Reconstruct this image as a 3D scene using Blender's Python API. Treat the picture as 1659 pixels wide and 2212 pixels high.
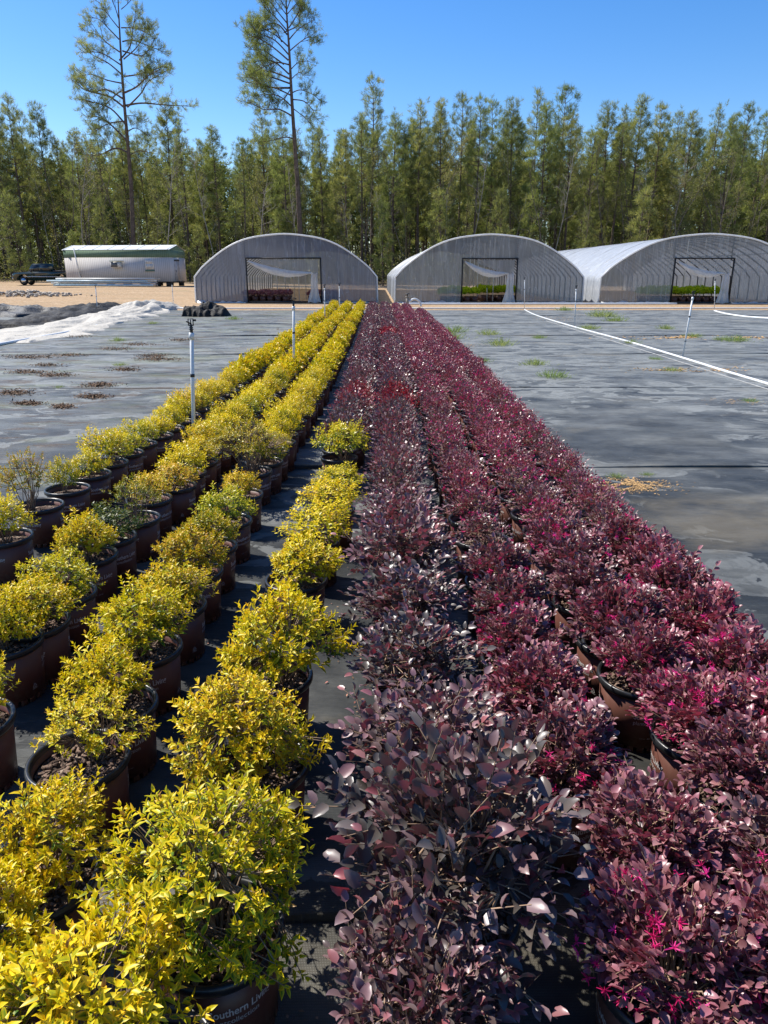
import bpy, math, random
import numpy as np
from math import sin, cos, pi, radians, atan2, hypot, sqrt
from mathutils import Vector, Matrix

# ------------------------------------------------------------------ camera, sky, sun, exposure
scene = bpy.context.scene
col = scene.collection
for o in list(bpy.data.objects): bpy.data.objects.remove(o)
CAMH = 1.6; PITCH = radians(18.27); YAW = radians(.608)
FV = 1566.; CX, CY = 829.5, 1106.          # focal length and centre in a 1659 x 2212 frame
cam = bpy.data.objects.new('camera', bpy.data.cameras.new('camera')); col.objects.link(cam)
cam.data.sensor_fit = 'VERTICAL'; cam.data.sensor_height = 24; cam.data.lens = FV/2212*24
cam.data.clip_start = .05; cam.data.clip_end = 3000
cam.location = (0, 0, CAMH); cam.rotation_euler = (pi/2-PITCH, 0, -YAW)
scene.camera = cam
scene.render.resolution_x = 768; scene.render.resolution_y = 1024

SUND = Vector((-.155, .10, .235)).normalized()      # towards the sun
w = bpy.data.worlds.new('World'); scene.world = w; w.use_nodes = True
nt = w.node_tree; bg = nt.nodes['Background']
sky = nt.nodes.new('ShaderNodeTexSky'); sky.sky_type = 'NISHITA'; sky.sun_disc = False
sky.sun_elevation = math.asin(SUND.z); sky.sun_rotation = atan2(SUND.x, SUND.y)
sky.altitude = 100; sky.air_density = 1.0; sky.dust_density = .3; sky.ozone_density = 3.0
hs = nt.nodes.new('ShaderNodeHueSaturation'); hs.inputs['Saturation'].default_value = 1.36; hs.inputs['Hue'].default_value = .508; nt.links.new(sky.outputs[0], hs.inputs['Color'])
nt.links.new(hs.outputs[0], bg.inputs[0]); bg.inputs[1].default_value = .11
sun = bpy.data.objects.new('sun', bpy.data.lights.new('sun', 'SUN')); col.objects.link(sun)
sun.data.energy = 5.0; sun.data.angle = radians(.53); sun.data.color = (1, .955, .88)
sun.rotation_euler = SUND.to_track_quat('Z', 'Y').to_euler()
sun.location = (0, 0, 60)
scene.view_settings.view_transform = 'Standard'; scene.view_settings.look = 'None'
scene.view_settings.exposure = 0.68; scene.view_settings.gamma = 1
try:
    scene.cycles.max_bounces = 8; scene.cycles.transparent_max_bounces = 16
    scene.cycles.transmission_bounces = 6; scene.cycles.diffuse_bounces = 3
except Exception: pass

rnd = random.Random(7)
rg = np.random.default_rng(7)
def U(a, b): return rnd.uniform(a, b)

# photograph pixel (1659 wide) -> point on the plane z=h, or at distance Y
def gp(x, y, h=0.):
    a = (x-CX)/FV; b = (y-CY)/FV
    dn = b*cos(PITCH)+sin(PITCH); fw = cos(PITCH)-b*sin(PITCH)
    s = (CAMH-h)/dn; X = a*s; Y = fw*s
    return (X*cos(YAW)+Y*sin(YAW), -X*sin(YAW)+Y*cos(YAW))
def at(x, y, Yw):
    a = (x-CX)/FV; b = (y-CY)/FV
    dn = b*cos(PITCH)+sin(PITCH); fw = cos(PITCH)-b*sin(PITCH)
    dx = a*cos(YAW)+fw*sin(YAW); dy = -a*sin(YAW)+fw*cos(YAW)
    s = Yw/dy
    return (dx*s, CAMH-dn*s)

# ------------------------------------------------------------------ materials
def mat(name, rough=.6, spec=.4):
    m = bpy.data.materials.new(name); m.use_nodes = True
    b = m.node_tree.nodes['Principled BSDF']
    b.inputs['Roughness'].default_value = rough
    b.inputs['Specular IOR Level'].default_value = spec
    return m, m.node_tree, b
def N(t, typ, **kw):
    n = t.nodes.new(typ)
    for k, v in kw.items(): setattr(n, k, v)
    return n
def noise(t, scale, detail=4, rough=.55, vec=None, dist=0.):
    n = N(t, 'ShaderNodeTexNoise'); n.inputs['Scale'].default_value = scale
    n.inputs['Detail'].default_value = detail; n.inputs['Roughness'].default_value = rough
    n.inputs['Distortion'].default_value = dist
    if vec: t.links.new(vec, n.inputs['Vector'])
    return n.outputs[0]
def coords(t, sc=(1, 1, 1), rot=(0, 0, 0), kind='Object', loc=(0, 0, 0)):
    tc = N(t, 'ShaderNodeTexCoord'); mp = N(t, 'ShaderNodeMapping')
    mp.inputs['Scale'].default_value = sc; mp.inputs['Rotation'].default_value = rot
    mp.inputs['Location'].default_value = loc
    t.links.new(tc.outputs[kind], mp.inputs[0]); return mp.outputs[0]
def ramp(t, fac, stops):
    r = N(t, 'ShaderNodeValToRGB'); t.links.new(fac, r.inputs[0])
    e = r.color_ramp.elements
    while len(e) < len(stops): e.new(.5)
    for i, (p, c) in enumerate(stops):
        e[i].position = p
        e[i].color = (c[0], c[1], c[2], 1) if hasattr(c, '__len__') else (c, c, c, 1)
    return r.outputs[0]
def mix(t, fac, a, b, mode='MIX'):
    n = N(t, 'ShaderNodeMixRGB', blend_type=mode)
    for i, v in enumerate((fac, a, b)):
        if hasattr(v, 'is_output'): t.links.new(v, n.inputs[i])
        elif hasattr(v, '__len__'): n.inputs[i].default_value = (*v[:3], 1)
        else: n.inputs[i].default_value = v if i == 0 else (v, v, v, 1)
    return n.outputs[0]
def mth(t, op, a, b=0., clamp=False):
    n = N(t, 'ShaderNodeMath', operation=op); n.use_clamp = clamp
    for i, v in enumerate((a, b)):
        if hasattr(v, 'is_output'): t.links.new(v, n.inputs[i])
        else: n.inputs[i].default_value = v
    return n.outputs[0]
def bump(t, b, h, strength=.3, dist=.01):
    n = N(t, 'ShaderNodeBump'); n.inputs['Strength'].default_value = strength
    n.inputs['Distance'].default_value = dist
    t.links.new(h, n.inputs['Height']); t.links.new(n.outputs[0], b.inputs['Normal']); return n
def simple(name, c, rough=.6, spec=.4, var=.25, scale=6., bmp=0., metal=0.):
    m, t, b = mat(name, rough, spec)
    n = noise(t, scale, 5, .6, coords(t))
    a = tuple(x*(1-var) for x in c); d = tuple(min(1, x*(1+var)) for x in c)
    t.links.new(ramp(t, n, [(.3, a), (.7, d)]), b.inputs['Base Color'])
    b.inputs['Metallic'].default_value = metal
    if bmp: bump(t, b, noise(t, scale*4, 4, .6, coords(t)), bmp, .01)
    return m

def translucent(t, b, colr, amount, scale=(1, 1, 1)):
    out = t.nodes['Material Output']
    tr = N(t, 'ShaderNodeBsdfTranslucent'); mx = N(t, 'ShaderNodeMixShader')
    mx.inputs[0].default_value = amount
    c2 = mix(t, 1., colr, scale, 'MULTIPLY')
    t.links.new(c2, tr.inputs[0])
    t.links.new(b.outputs[0], mx.inputs[1]); t.links.new(tr.outputs[0], mx.inputs[2])
    t.links.new(mx.outputs[0], out.inputs[0])

def tint_nodes(t):
    a = N(t, 'ShaderNodeAttribute'); a.attribute_name = 'tint'
    s = N(t, 'ShaderNodeSeparateColor'); t.links.new(a.outputs['Color'], s.inputs[0])
    oi = N(t, 'ShaderNodeObjectInfo'); so = N(t, 'ShaderNodeSeparateColor')
    t.links.new(oi.outputs['Color'], so.inputs[0])
    return s.outputs, so.outputs, oi.outputs['Random']

def golden_leaf():
    m, t, b = mat('golden_leaf', .42, .35)
    (r, g, bl), (og, oo, od), orr = tint_nodes(t)
    # r random per leaf, g depth inside plant, b leaf centre -> margin
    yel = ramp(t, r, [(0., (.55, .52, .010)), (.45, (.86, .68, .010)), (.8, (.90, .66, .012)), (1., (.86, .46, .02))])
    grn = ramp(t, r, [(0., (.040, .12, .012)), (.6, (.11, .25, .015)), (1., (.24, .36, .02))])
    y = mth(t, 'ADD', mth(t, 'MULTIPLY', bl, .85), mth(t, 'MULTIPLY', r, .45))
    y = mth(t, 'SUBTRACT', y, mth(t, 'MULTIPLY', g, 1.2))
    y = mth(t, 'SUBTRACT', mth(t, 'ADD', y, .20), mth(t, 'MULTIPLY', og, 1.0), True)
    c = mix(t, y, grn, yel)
    org = ramp(t, r, [(0., (.42, .22, .03)), (1., (.70, .27, .03))])
    of = mth(t, 'MULTIPLY', oo, mth(t, 'MULTIPLY', bl, mth(t, 'GREATER_THAN', r, .35)), True)
    c = mix(t, of, c, org)
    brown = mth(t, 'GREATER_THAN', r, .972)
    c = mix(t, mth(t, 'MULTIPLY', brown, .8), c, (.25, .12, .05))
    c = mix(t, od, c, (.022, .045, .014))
    t.links.new(c, b.inputs['Base Color'])
    translucent(t, b, c, .30, (1.0, 1.05, .6))
    return m
def purple_leaf():
    m, t, b = mat('burgundy_leaf', .38, .62)
    (r, g, bl), (og, oo, od), orr = tint_nodes(t)
    c = ramp(t, r, [(0., (.035, .042, .034)), (.25, (.068, .074, .058)), (.42, (.11, .110, .092)), (.55, (.135, .108, .108)), (.82, (.20, .14, .14)), (.94, (.28, .05, .06)), (1., (.32, .28, .20))])
    pk = ramp(t, r, [(0., (.12, .030, .042)), (.45, (.32, .075, .105)), (.8, (.46, .13, .18)), (1., (.48, .30, .28))])
    c = mix(t, og, c, pk)
    red = ramp(t, r, [(0., (.10, .008, .012)), (.5, (.28, .008, .02)), (1., (.55, .012, .02))])
    c = mix(t, oo, c, red)
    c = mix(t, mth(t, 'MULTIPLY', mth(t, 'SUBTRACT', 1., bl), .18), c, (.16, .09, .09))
    t.links.new(c, b.inputs['Base Color'])
    tv = mix(t, 1., c, (1.7, .5, .7), 'MULTIPLY')
    translucent(t, b, tv, .16)
    return m
MAT = {}
MAT['gold'] = golden_leaf(); MAT['purple'] = purple_leaf()
def flower_mat():
    m, t, b = mat('pink_petal', .5, .3)
    (r, g, bl), o, _ = tint_nodes(t)
    c = ramp(t, r, [(0., (.42, .01, .09)), (.6, (.75, .02, .17)), (1., (.85, .06, .34))])
    t.links.new(c, b.inputs['Base Color']); translucent(t, b, c, .35); return m
MAT['petal'] = flower_mat()
def lime_mat():
    m, t, b = mat('lime_leaf', .5, .3)
    (r, g, bl), o, _ = tint_nodes(t)
    c = ramp(t, r, [(0., (.16, .30, .01)), (.5, (.42, .56, .015)), (1., (.68, .72, .03))])
    t.links.new(c, b.inputs['Base Color']); translucent(t, b, c, .4); return m
MAT['lime'] = lime_mat()
def needle_mat(name, a, bb, c2, tr=.3):
    m, t, b = mat(name, .6, .25)
    (r, g, bl), o, orr = tint_nodes(t)
    c = ramp(t, r, [(0., a), (.55, bb), (1., c2)])
    c = mix(t, mth(t, 'MULTIPLY', orr, .55), c, mix(t, 1., c, (.55, .78, .62), 'MULTIPLY'))
    t.links.new(c, b.inputs['Base Color']); translucent(t, b, c, tr, (1.2, 1.15, .7)); return m
MAT['needle'] = needle_mat('pine_needle', (.12, .145, .052), (.27, .285, .10), (.44, .42, .19), .48)
MAT['needle_dark'] = needle_mat('pine_needle_dark', (.10, .125, .048), (.20, .225, .08), (.34, .34, .14), .45)
MAT['spring'] = needle_mat('spring_leaf', (.15, .15, .06), (.27, .25, .10), (.42, .38, .18), .45)
MAT['wood_twig'] = simple('shrub_stem', (.22, .155, .105), .7, .3, .35, 30)
MAT['purple_twig'] = simple('purple_shrub_stem', (.30, .20, .13), .7, .3, .35, 30)
MAT['bark'] = simple('pine_bark', (.12, .09, .07), .9, .2, .45, 3, .6)
MAT['pale_bark'] = simple('pale_bark', (.30, .27, .23), .85, .2, .3, 2)
MAT['grey_bark'] = simple('grey_bark', (.15, .125, .10), .85, .2, .3, 2)

def pot_mat():
    m, t, b = mat('brown_pot_plastic', .42, .45)
    n = noise(t, 9, 5, .6, coords(t, (1, 1, .4)))
    c = ramp(t, n, [(.25, (.088, .034, .024)), (.6, (.118, .046, .033)), (.85, (.15, .07, .05))])
    d = noise(t, 60, 4, .7, coords(t))
    z = N(t, 'ShaderNodeSeparateXYZ'); t.links.new(coords(t), z.inputs[0])
    dirt = mth(t, 'MULTIPLY', ramp(t, z.outputs[2], [(0., 1.), (.1, 0.)]), ramp(t, d, [(.45, 0.), (.62, 1.)]))
    c = mix(t, mth(t, 'MULTIPLY', dirt, .6), c, (.20, .16, .12))
    t.links.new(c, b.inputs['Base Color'])
    t.links.new(ramp(t, n, [(.3, .36), (.8, .58)]), b.inputs['Roughness'])
    return m
MAT['pot'] = pot_mat()
MAT['rim'] = simple('black_rim_plastic', (.018, .019, .021), .32, .5, .3, 20)
MAT['print'] = simple('grey_print', (.55, .52, .50), .6, .3, .25, 80)
def soil_mat():
    m, t, b = mat('bark_mulch', .9, .2)
    v = N(t, 'ShaderNodeTexVoronoi'); v.inputs['Scale'].default_value = 75
    t.links.new(coords(t), v.inputs['Vector'])
    s = N(t, 'ShaderNodeSeparateColor'); t.links.new(v.outputs['Color'], s.inputs[0])
    c = ramp(t, s.outputs[0], [(0., (.025, .018, .014)), (.5, (.075, .048, .035)), (.85, (.16, .11, .085)), (1., (.34, .27, .21))])
    t.links.new(c, b.inputs['Base Color']); bump(t, b, v.outputs['Distance'], .9, .02); return m
MAT['soil'] = soil_mat()
MAT['chip'] = simple('bark_chip', (.17, .115, .085), .85, .2, .5, 25)
MAT['pvc'] = simple('white_pvc', (.66, .67, .66), .38, .45, .08, 4)
MAT['hose'] = simple('grey_hose', (.30, .30, .29), .6)
MAT['black'] = simple('black_plastic', (.016, .016, .018), .4, .5, .3, 15)

def fabric_mat():
    m, t, b = mat('woven_weed_fabric', .6, .14)
    co = coords(t)
    base = ramp(t, noise(t, 1.1, 9, .68, coords(t, (.8, 1.3, 1))), [(.36, (.028, .031, .033)), (.5, (.056, .059, .059)), (.62, (.12, .123, .116))])
    # pale dried puddle deposits, long across the sheet
    p1 = noise(t, 1.9, 9, .60, coords(t, (.8, 1.1, 1)), .9)
    p2 = noise(t, .42, 4, .6, coords(t, (1, 1, 1), loc=(3, 1, 0)))
    pud = mth(t, 'MULTIPLY', ramp(t, p1, [(.515, 0.), (.522, .9), (.56, 1.), (.60, .45), (.70, .8)]), ramp(t, p2, [(.42, 0.), (.50, 1.)]))
    c = mix(t, mth(t, 'MULTIPLY', pud, .62), base, (.30, .31, .295))
    # fabric is darker near the front and paler, in patches, further back
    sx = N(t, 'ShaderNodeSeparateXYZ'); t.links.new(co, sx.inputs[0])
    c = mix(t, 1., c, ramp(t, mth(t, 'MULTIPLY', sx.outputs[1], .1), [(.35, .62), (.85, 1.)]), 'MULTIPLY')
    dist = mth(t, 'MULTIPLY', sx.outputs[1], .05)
    far_pale = mth(t, 'MULTIPLY', ramp(t, dist, [(.22, 0.), (.65, 1.)]), ramp(t, noise(t, 1.6, 10, .72, coords(t, (.7, 1.3, 1), loc=(9, 2, 0))), [(.38, 0.), (.60, 1.)]))
    c = mix(t, mth(t, 'MULTIPLY', far_pale, .8), c, (.24, .25, .235))
    tan = ramp(t, noise(t, .5, 6, .65, coords(t, (.8, 1.2, 1), loc=(31, 7, 0))), [(.56, 0.), (.68, 1.)])
    c = mix(t, mth(t, 'MULTIPLY', tan, .35), c, (.24, .20, .13))
    # brown rotted leaf litter lying on the left half
    left = ramp(t, mth(t, 'MULTIPLY', sx.outputs[0], -.1), [(.22, 0.), (.3, 1.)])
    lit = mth(t, 'MULTIPLY', ramp(t, noise(t, 1.1, 9, .75, coords(t, (.8, 2.2, 1), loc=(5, 17, 0))), [(.535, 0.), (.575, 1.)]), left)
    c = mix(t, mth(t, 'MULTIPLY', lit, .7), c, ramp(t, noise(t, 40, 3, .6, co), [(.35, (.035, .022, .012)), (.65, (.15, .10, .055))]))
    grn = mth(t, 'MULTIPLY', ramp(t, noise(t, .7, 7, .7, coords(t, (.8, 1.6, 1), loc=(51, 3, 0))), [(.50, 0.), (.62, 1.)]), left)
    c = mix(t, mth(t, 'MULTIPLY', grn, .38), c, (.17, .19, .085))
    # white grit
    v = N(t, 'ShaderNodeTexVoronoi'); v.inputs['Scale'].default_value = 22
    t.links.new(co, v.inputs['Vector'])
    sp = mth(t, 'LESS_THAN', v.outputs['Distance'], .055)
    c = mix(t, mth(t, 'MULTIPLY', sp, mth(t, 'GREATER_THAN', noise(t, 1.7, 3, .5, co), .55)), c, (.42, .40, .36))
    # weave
    wv = N(t, 'ShaderNodeTexWave'); wv.inputs['Scale'].default_value = 80; wv.bands_direction = 'X'
    wv2 = N(t, 'ShaderNodeTexWave'); wv2.inputs['Scale'].default_value = 45; wv2.bands_direction = 'Y'
    wv.inputs['Distortion'].default_value = 1.; wv2.inputs['Distortion'].default_value = 1.
    t.links.new(co, wv.inputs['Vector']); t.links.new(co, wv2.inputs['Vector'])
    wm = mth(t, 'MULTIPLY', wv.outputs['Fac'], wv2.outputs['Fac'])
    c = mix(t, .35, c, mix(t, 1., c, ramp(t, wm, [(0., .55), (1., 1.5)]), 'MULTIPLY'))
    t.links.new(c, b.inputs['Base Color'])
    b1 = bump(t, b, wm, .35, .002)
    b2 = N(t, 'ShaderNodeBump'); b2.inputs['Strength'].default_value = .6; b2.inputs['Distance'].default_value = .05
    t.links.new(noise(t, 1.3, 6, .6, coords(t, (.5, 2, 1))), b2.inputs['Height']); t.links.new(b2.outputs[0], b1.inputs['Normal'])
    t.links.new(ramp(t, p1, [(.4, .42), (.7, .62)]), b.inputs['Roughness'])
    return m
MAT['fabric'] = fabric_mat()
def ground_mat():
    m, t, b = mat('gravel_and_clay', .95, .15)
    co = coords(t)
    v = N(t, 'ShaderNodeTexVoronoi'); v.inputs['Scale'].default_value = 9
    t.links.new(co, v.inputs['Vector'])
    s = N(t, 'ShaderNodeSeparateColor'); t.links.new(v.outputs['Color'], s.inputs[0])
    c = ramp(t, s.outputs[0], [(0., (.17, .115, .07)), (.5, (.32, .225, .135)), (1., (.52, .42, .30))])
    c2 = ramp(t, noise(t, .22, 6, .6, coords(t, (.6, 1.6, 1))), [(.35, (.30, .21, .12)), (.6, (.40, .26, .14)), (.75, (.52, .42, .30))])
    c = mix(t, .55, c, c2)
    g = ramp(t, noise(t, .35, 7, .7, coords(t, (.7, 1.4, 1), loc=(4, 4, 0))), [(.62, 0.), (.70, 1.)])
    c = mix(t, mth(t, 'MULTIPLY', g, .5), c, (.13, .17, .05))
    sx = N(t, 'ShaderNodeSeparateXYZ'); t.links.new(co, sx.inputs[0])
    f = ramp(t, mth(t, 'ADD', mth(t, 'MULTIPLY', sx.outputs[1], .01), mth(t, 'MULTIPLY', noise(t, .2, 4, .6, co), .06)), [(.92, 0.), (.96, 1.)])
    c = mix(t, f, c, ramp(t, noise(t, 2, 5, .6, co), [(.3, (.05, .035, .02)), (.7, (.13, .09, .05))]))
    t.links.new(c, b.inputs['Base Color']); bump(t, b, v.outputs['Distance'], .8, .04)
    return m
MAT['ground'] = ground_mat()

# ------------------------------------------------------------------ mesh builder
class MB:
    def __init__(s): s.V = []; s.F = []; s.T = []; s.n = 0
    def add(s, v, faces, tint=None):
        """v (n,3); faces: list of int arrays (m,k) relative to v"""
        v = np.asarray(v, float)
        for f in faces:
            f = np.asarray(f, int)
            if len(f): s.F.append(f+s.n)
        s.V.append(v); s.T.append(np.zeros((len(v), 3)) if tint is None else np.asarray(tint, float))
        s.n += len(v)
    def box(s, c, d, rz=0., taper=1.):
        x, y, z = [q/2 for q in d]
        v = np.array([(sx*x*(taper if sz > 0 else 1), sy*y*(taper if sz > 0 else 1), sz*z) for sz in (-1, 1) for sy in (-1, 1) for sx in (-1, 1)])
        if rz:
            R = np.array([[cos(rz), -sin(rz), 0], [sin(rz), cos(rz), 0], [0, 0, 1]]); v = v@R.T
        s.add(v+np.array(c), [[(0, 2, 3, 1), (4, 5, 7, 6), (0, 1, 5, 4), (2, 6, 7, 3), (0, 4, 6, 2), (1, 3, 7, 5)]])
    def tube(s, pts, rad, seg=6, cap=True, tint=None):
        P = np.asarray(pts, float); n = len(P)
        r = np.full(n, rad, float) if np.isscalar(rad) else np.asarray(rad, float)
        T = np.gradient(P, axis=0); T /= np.linalg.norm(T, axis=1)[:, None]+1e-12
        a = np.array([0, 0, 1.]) if abs(T[:, 2]).mean() < .9 else np.array([1., 0, 0])
        X = np.cross(T, a); X /= np.linalg.norm(X, axis=1)[:, None]+1e-12
        Y = np.cross(T, X)
        th = np.linspace(0, 2*pi, seg, endpoint=False)
        v = P[:, None]+r[:, None, None]*(np.cos(th)[None, :, None]*X[:, None]+np.sin(th)[None, :, None]*Y[:, None])
        v = v.reshape(-1, 3)
        i = np.arange(n-1)[:, None]*seg; j = np.arange(seg)[None]; k = (j+1) % seg
        q = np.stack([i+j, i+k, i+seg+k, i+seg+j], -1).reshape(-1, 4)
        f = [q]
        if cap and seg > 2: f += [np.arange(seg)[None, ::-1], (np.arange(seg)+(n-1)*seg)[None]]
        s.add(v, f, None if tint is None else np.tile(tint, (len(v), 1)))
    def lathe(s, prof, seg=32, c=(0, 0, 0), close=False):
        P = np.array(prof, float); n = len(P); th = np.linspace(0, 2*pi, seg, endpoint=False)
        v = np.stack([P[:, 0][:, None]*np.cos(th), P[:, 0][:, None]*np.sin(th), np.repeat(P[:, 1][:, None], seg, 1)], -1).reshape(-1, 3)+np.array(c)
        i = np.arange(n-1)[:, None]*seg; j = np.arange(seg)[None]; k = (j+1) % seg
        s.add(v, [np.stack([i+j, i+k, i+seg+k, i+seg+j], -1).reshape(-1, 4)])
    def grid(s, P, tint=None, wrap=False):
        """P (a,b,3)"""
        a, b = P.shape[:2]
        i = np.arange(a-1)[:, None]*b; j = np.arange(b-1)[None]
        s.add(P.reshape(-1, 3), [np.stack([i+j, i+j+1, i+b+j+1, i+b+j], -1).reshape(-1, 4)], tint)
    def mesh(s, name, m, smooth=False):
        me = bpy.data.meshes.new(name)
        V = np.concatenate(s.V) if s.V else np.zeros((0, 3))
        me.vertices.add(len(V)); me.vertices.foreach_set('co', V.ravel())
        L = np.concatenate([f.ravel() for f in s.F]); tot = np.concatenate([np.full(len(f), f.shape[1]) for f in s.F])
        me.loops.add(len(L)); me.loops.foreach_set('vertex_index', L.astype(np.int32))
        me.polygons.add(len(tot)); st = np.concatenate([[0], np.cumsum(tot)[:-1]])
        me.polygons.foreach_set('loop_start', st.astype(np.int32)); me.polygons.foreach_set('loop_total', tot.astype(np.int32))
        if smooth: me.polygons.foreach_set('use_smooth', np.ones(len(tot), bool))
        T = np.concatenate(s.T)
        if T.any():
            at_ = me.color_attributes.new('tint', 'FLOAT_COLOR', 'POINT')
            at_.data.foreach_set('color', np.concatenate([T, np.ones((len(T), 1))], 1).astype(np.float32).ravel())
        me.update(calc_edges=True); me.validate(); me.materials.append(m)
        return me
    def build(s, name, m, parent=None, smooth=False):
        return link(name, s.mesh(name, m, smooth), parent)
def link(name, me, parent=None):
    o = bpy.data.objects.new(name, me); col.objects.link(o)
    if parent: o.parent = parent
    return o
def tag(o, label=None, cat=None, group=None, kind=None):
    if label: o['label'] = label
    if cat: o['category'] = cat
    if group: o['group'] = group
    if kind: o['kind'] = kind
    return o
def thing(name, label, cat, loc=(0, 0, 0), rz=0., group=None, kind=None):
    o = link(name, None); o.location = loc; o.rotation_euler = (0, 0, rz); o.empty_display_size = .1
    return tag(o, label, cat, group, kind)
def unit(v): return v/(np.linalg.norm(v, axis=-1, keepdims=True)+1e-12)

# ------------------------------------------------------------------ terrain
def gz(x, y):
    """height of the ground"""
    k = 1/(1+math.exp(-(y-52)/6.)); l = 1/(1+math.exp((x+9)/5.))
    z = .42*k*l + .35*(1/(1+math.exp(-(y-88)/5.)))
    if y > 34 and x < -8: z += .05*sin(x*.5)*sin(y*.4)*min(1, (y-34)/5)
    return z
def build_ground():
    xs = np.concatenate([[-900, -400, -200, -120], np.arange(-80, 81, 2.5), [120, 200, 400, 900]])
    ys = np.concatenate([[-200, -40, -10], np.arange(0, 30, 5), np.arange(30, 125, 1.5), [150, 200, 400, 1200]])
    P = np.array([[(x, y, gz(x, y)-.02) for x in xs] for y in ys])
    b = MB(); b.grid(P[:, ::1]); o = b.build('ground', MAT['ground'], smooth=True); tag(o, kind='structure')
    # woven fabric sheets, every sheet laid over the next with a free front edge
    b = MB()
    edges = [-3.2, 1.42, 6.02, 10.6, 15.2, 19.8, 24.4, 29.0, 33.6]
    for i in range(len(edges)-1):
        y0, y1 = edges[i], edges[i+1]+.10
        nx = 220; X = np.linspace(-26, 30, nx)
        rows = []
        ysn = np.array([y0, y0+.001, y0+.015, y0+.05, y0+.15, y0+.4, y0+1., y0+1.8, y0+2.6, y0+3.4, y0+4.1, y1-.13, y1])
        for k, y in enumerate(ysn):
            wob = .02*np.sin(X*.9+i*2.)+.012*np.sin(X*2.7+i)+.010*(i % 3)
            lift = (.004+.012*np.clip(np.sin(X*1.7+i*1.3)+np.sin(X*.6+i*.7), 0, 2)) if k < 4 else .004*np.ones(nx)
            if k == 0: zz = np.full(nx, .0005)
            elif k < 4: zz = lift+.004
            elif k >= len(ysn)-2: zz = np.full(nx, .0015)
            else: zz = .0035+.003*np.sin(X*1.1+y*2.)*np.sin(y*1.3+X*.3)+.003
            rows.append(np.stack([X, np.full(nx, y)+wob, zz], -1))
        b.grid(np.array(rows))
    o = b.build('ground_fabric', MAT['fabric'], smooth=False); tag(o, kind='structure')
build_ground()

# ------------------------------------------------------------------ leaves
LEAF_HI = (np.array([(0, 0, 0), (-.42, .30, .14), (0, .30, 0), (.42, .30, .14), (-.36, .62, .10), (0, .62, -.01), (.36, .62, .07), (0, 1, -.10)]),
           [np.array([(0, 2, 1), (0, 3, 2), (4, 5, 7), (5, 6, 7)]), np.array([(1, 2, 5, 4), (2, 3, 6, 5)])],
           np.array([.5, 1, 0, 1, 1, 0, 1, .9]))
LEAF_OVAL = (np.array([(0, 0, 0), (-.40, .22, .10), (0, .25, 0), (.42, .22, .12), (-.47, .55, .10), (0, .58, -.04), (.45, .55, .13), (-.26, .86, -.02), (0, .9, -.12), (.26, .86, .02), (0, 1, -.19)]),
             [np.array([(0, 2, 1), (0, 3, 2), (7, 8, 10), (8, 9, 10)]), np.array([(1, 2, 5, 4), (2, 3, 6, 5), (4, 5, 8, 7), (5, 6, 9, 8)])],
             np.array([.3, 1, 0, 1, 1, 0, 1, 1, .1, 1, .8]))
LEAF_LO = (np.array([(0, 0, 0), (-.42, .42, .05), (0, 1, -.03), (.42, .42, .05)]), [np.array([(0, 3, 2, 1)])], np.array([.4, .8, .9, .8]))
BLADE = (np.array([(-.5, 0, 0), (.5, 0, 0), (.25, 1, 0), (-.25, 1, 0)]), [np.array([(0, 1, 2, 3)])], np.array([.3, .3, 1, 1]))
def leaves(mb, P, D, Nn, L, W, tpl, r, g):
    """many leaves: base P, direction D, normal hint Nn, length L, width W, tint r, g"""
    tv, tf, te = tpl; n = len(P); k = len(tv)
    D = unit(D); X = unit(np.cross(D, Nn)); Z = np.cross(X, D)
    L = np.broadcast_to(L, (n,))[:, None, None]; W = np.broadcast_to(W, (n,))[:, None, None]
    v = P[:, None]+tv[None, :, 0:1]*W*X[:, None]+tv[None, :, 1:2]*L*D[:, None]+tv[None, :, 2:3]*L*Z[:, None]
    off = (np.arange(n)*k)[:, None, None]
    F = [(f[None]+off).reshape(-1, f.shape[1]) for f in tf]
    T = np.zeros((n, k, 3)); T[..., 0] = np.broadcast_to(r, (n,))[:, None]; T[..., 1] = np.broadcast_to(g, (n,))[:, None]; T[..., 2] = te[None]
    mb.add(v.reshape(-1, 3), F, T.reshape(-1, 3))
def rvec(n): return unit(rg.normal(size=(n, 3)))

def dome_points(n, rx, rz, z0, low=-.15, inner=.55, lump=.18, seed=0):
    rr = np.random.default_rng(seed)
    ph = rr.uniform(0, 2*pi, n); cz = rr.uniform(low, 1, n); sz = np.sqrt(np.clip(1-cz**2, 0, 1))
    d = np.stack([sz*np.cos(ph), sz*np.sin(ph), cz], -1)
    k = rr.uniform(0, 2*pi, 6)
    lumpv = 1+lump*(np.sin(3*ph+k[0]+cz*2)+.7*np.sin(5*ph+k[1]-cz*5)+.5*np.sin(2*ph+k[2]+cz*7))/1.5
    rad = (inner+(1-inner)*rr.uniform(0, 1, n)**.55)
    P = d*np.array([rx, rx, rz])*(lumpv*rad)[:, None]; P[:, 2] += z0
    return P, unit(d*np.array([1/rx, 1/rx, 1/rz])), rad

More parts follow.
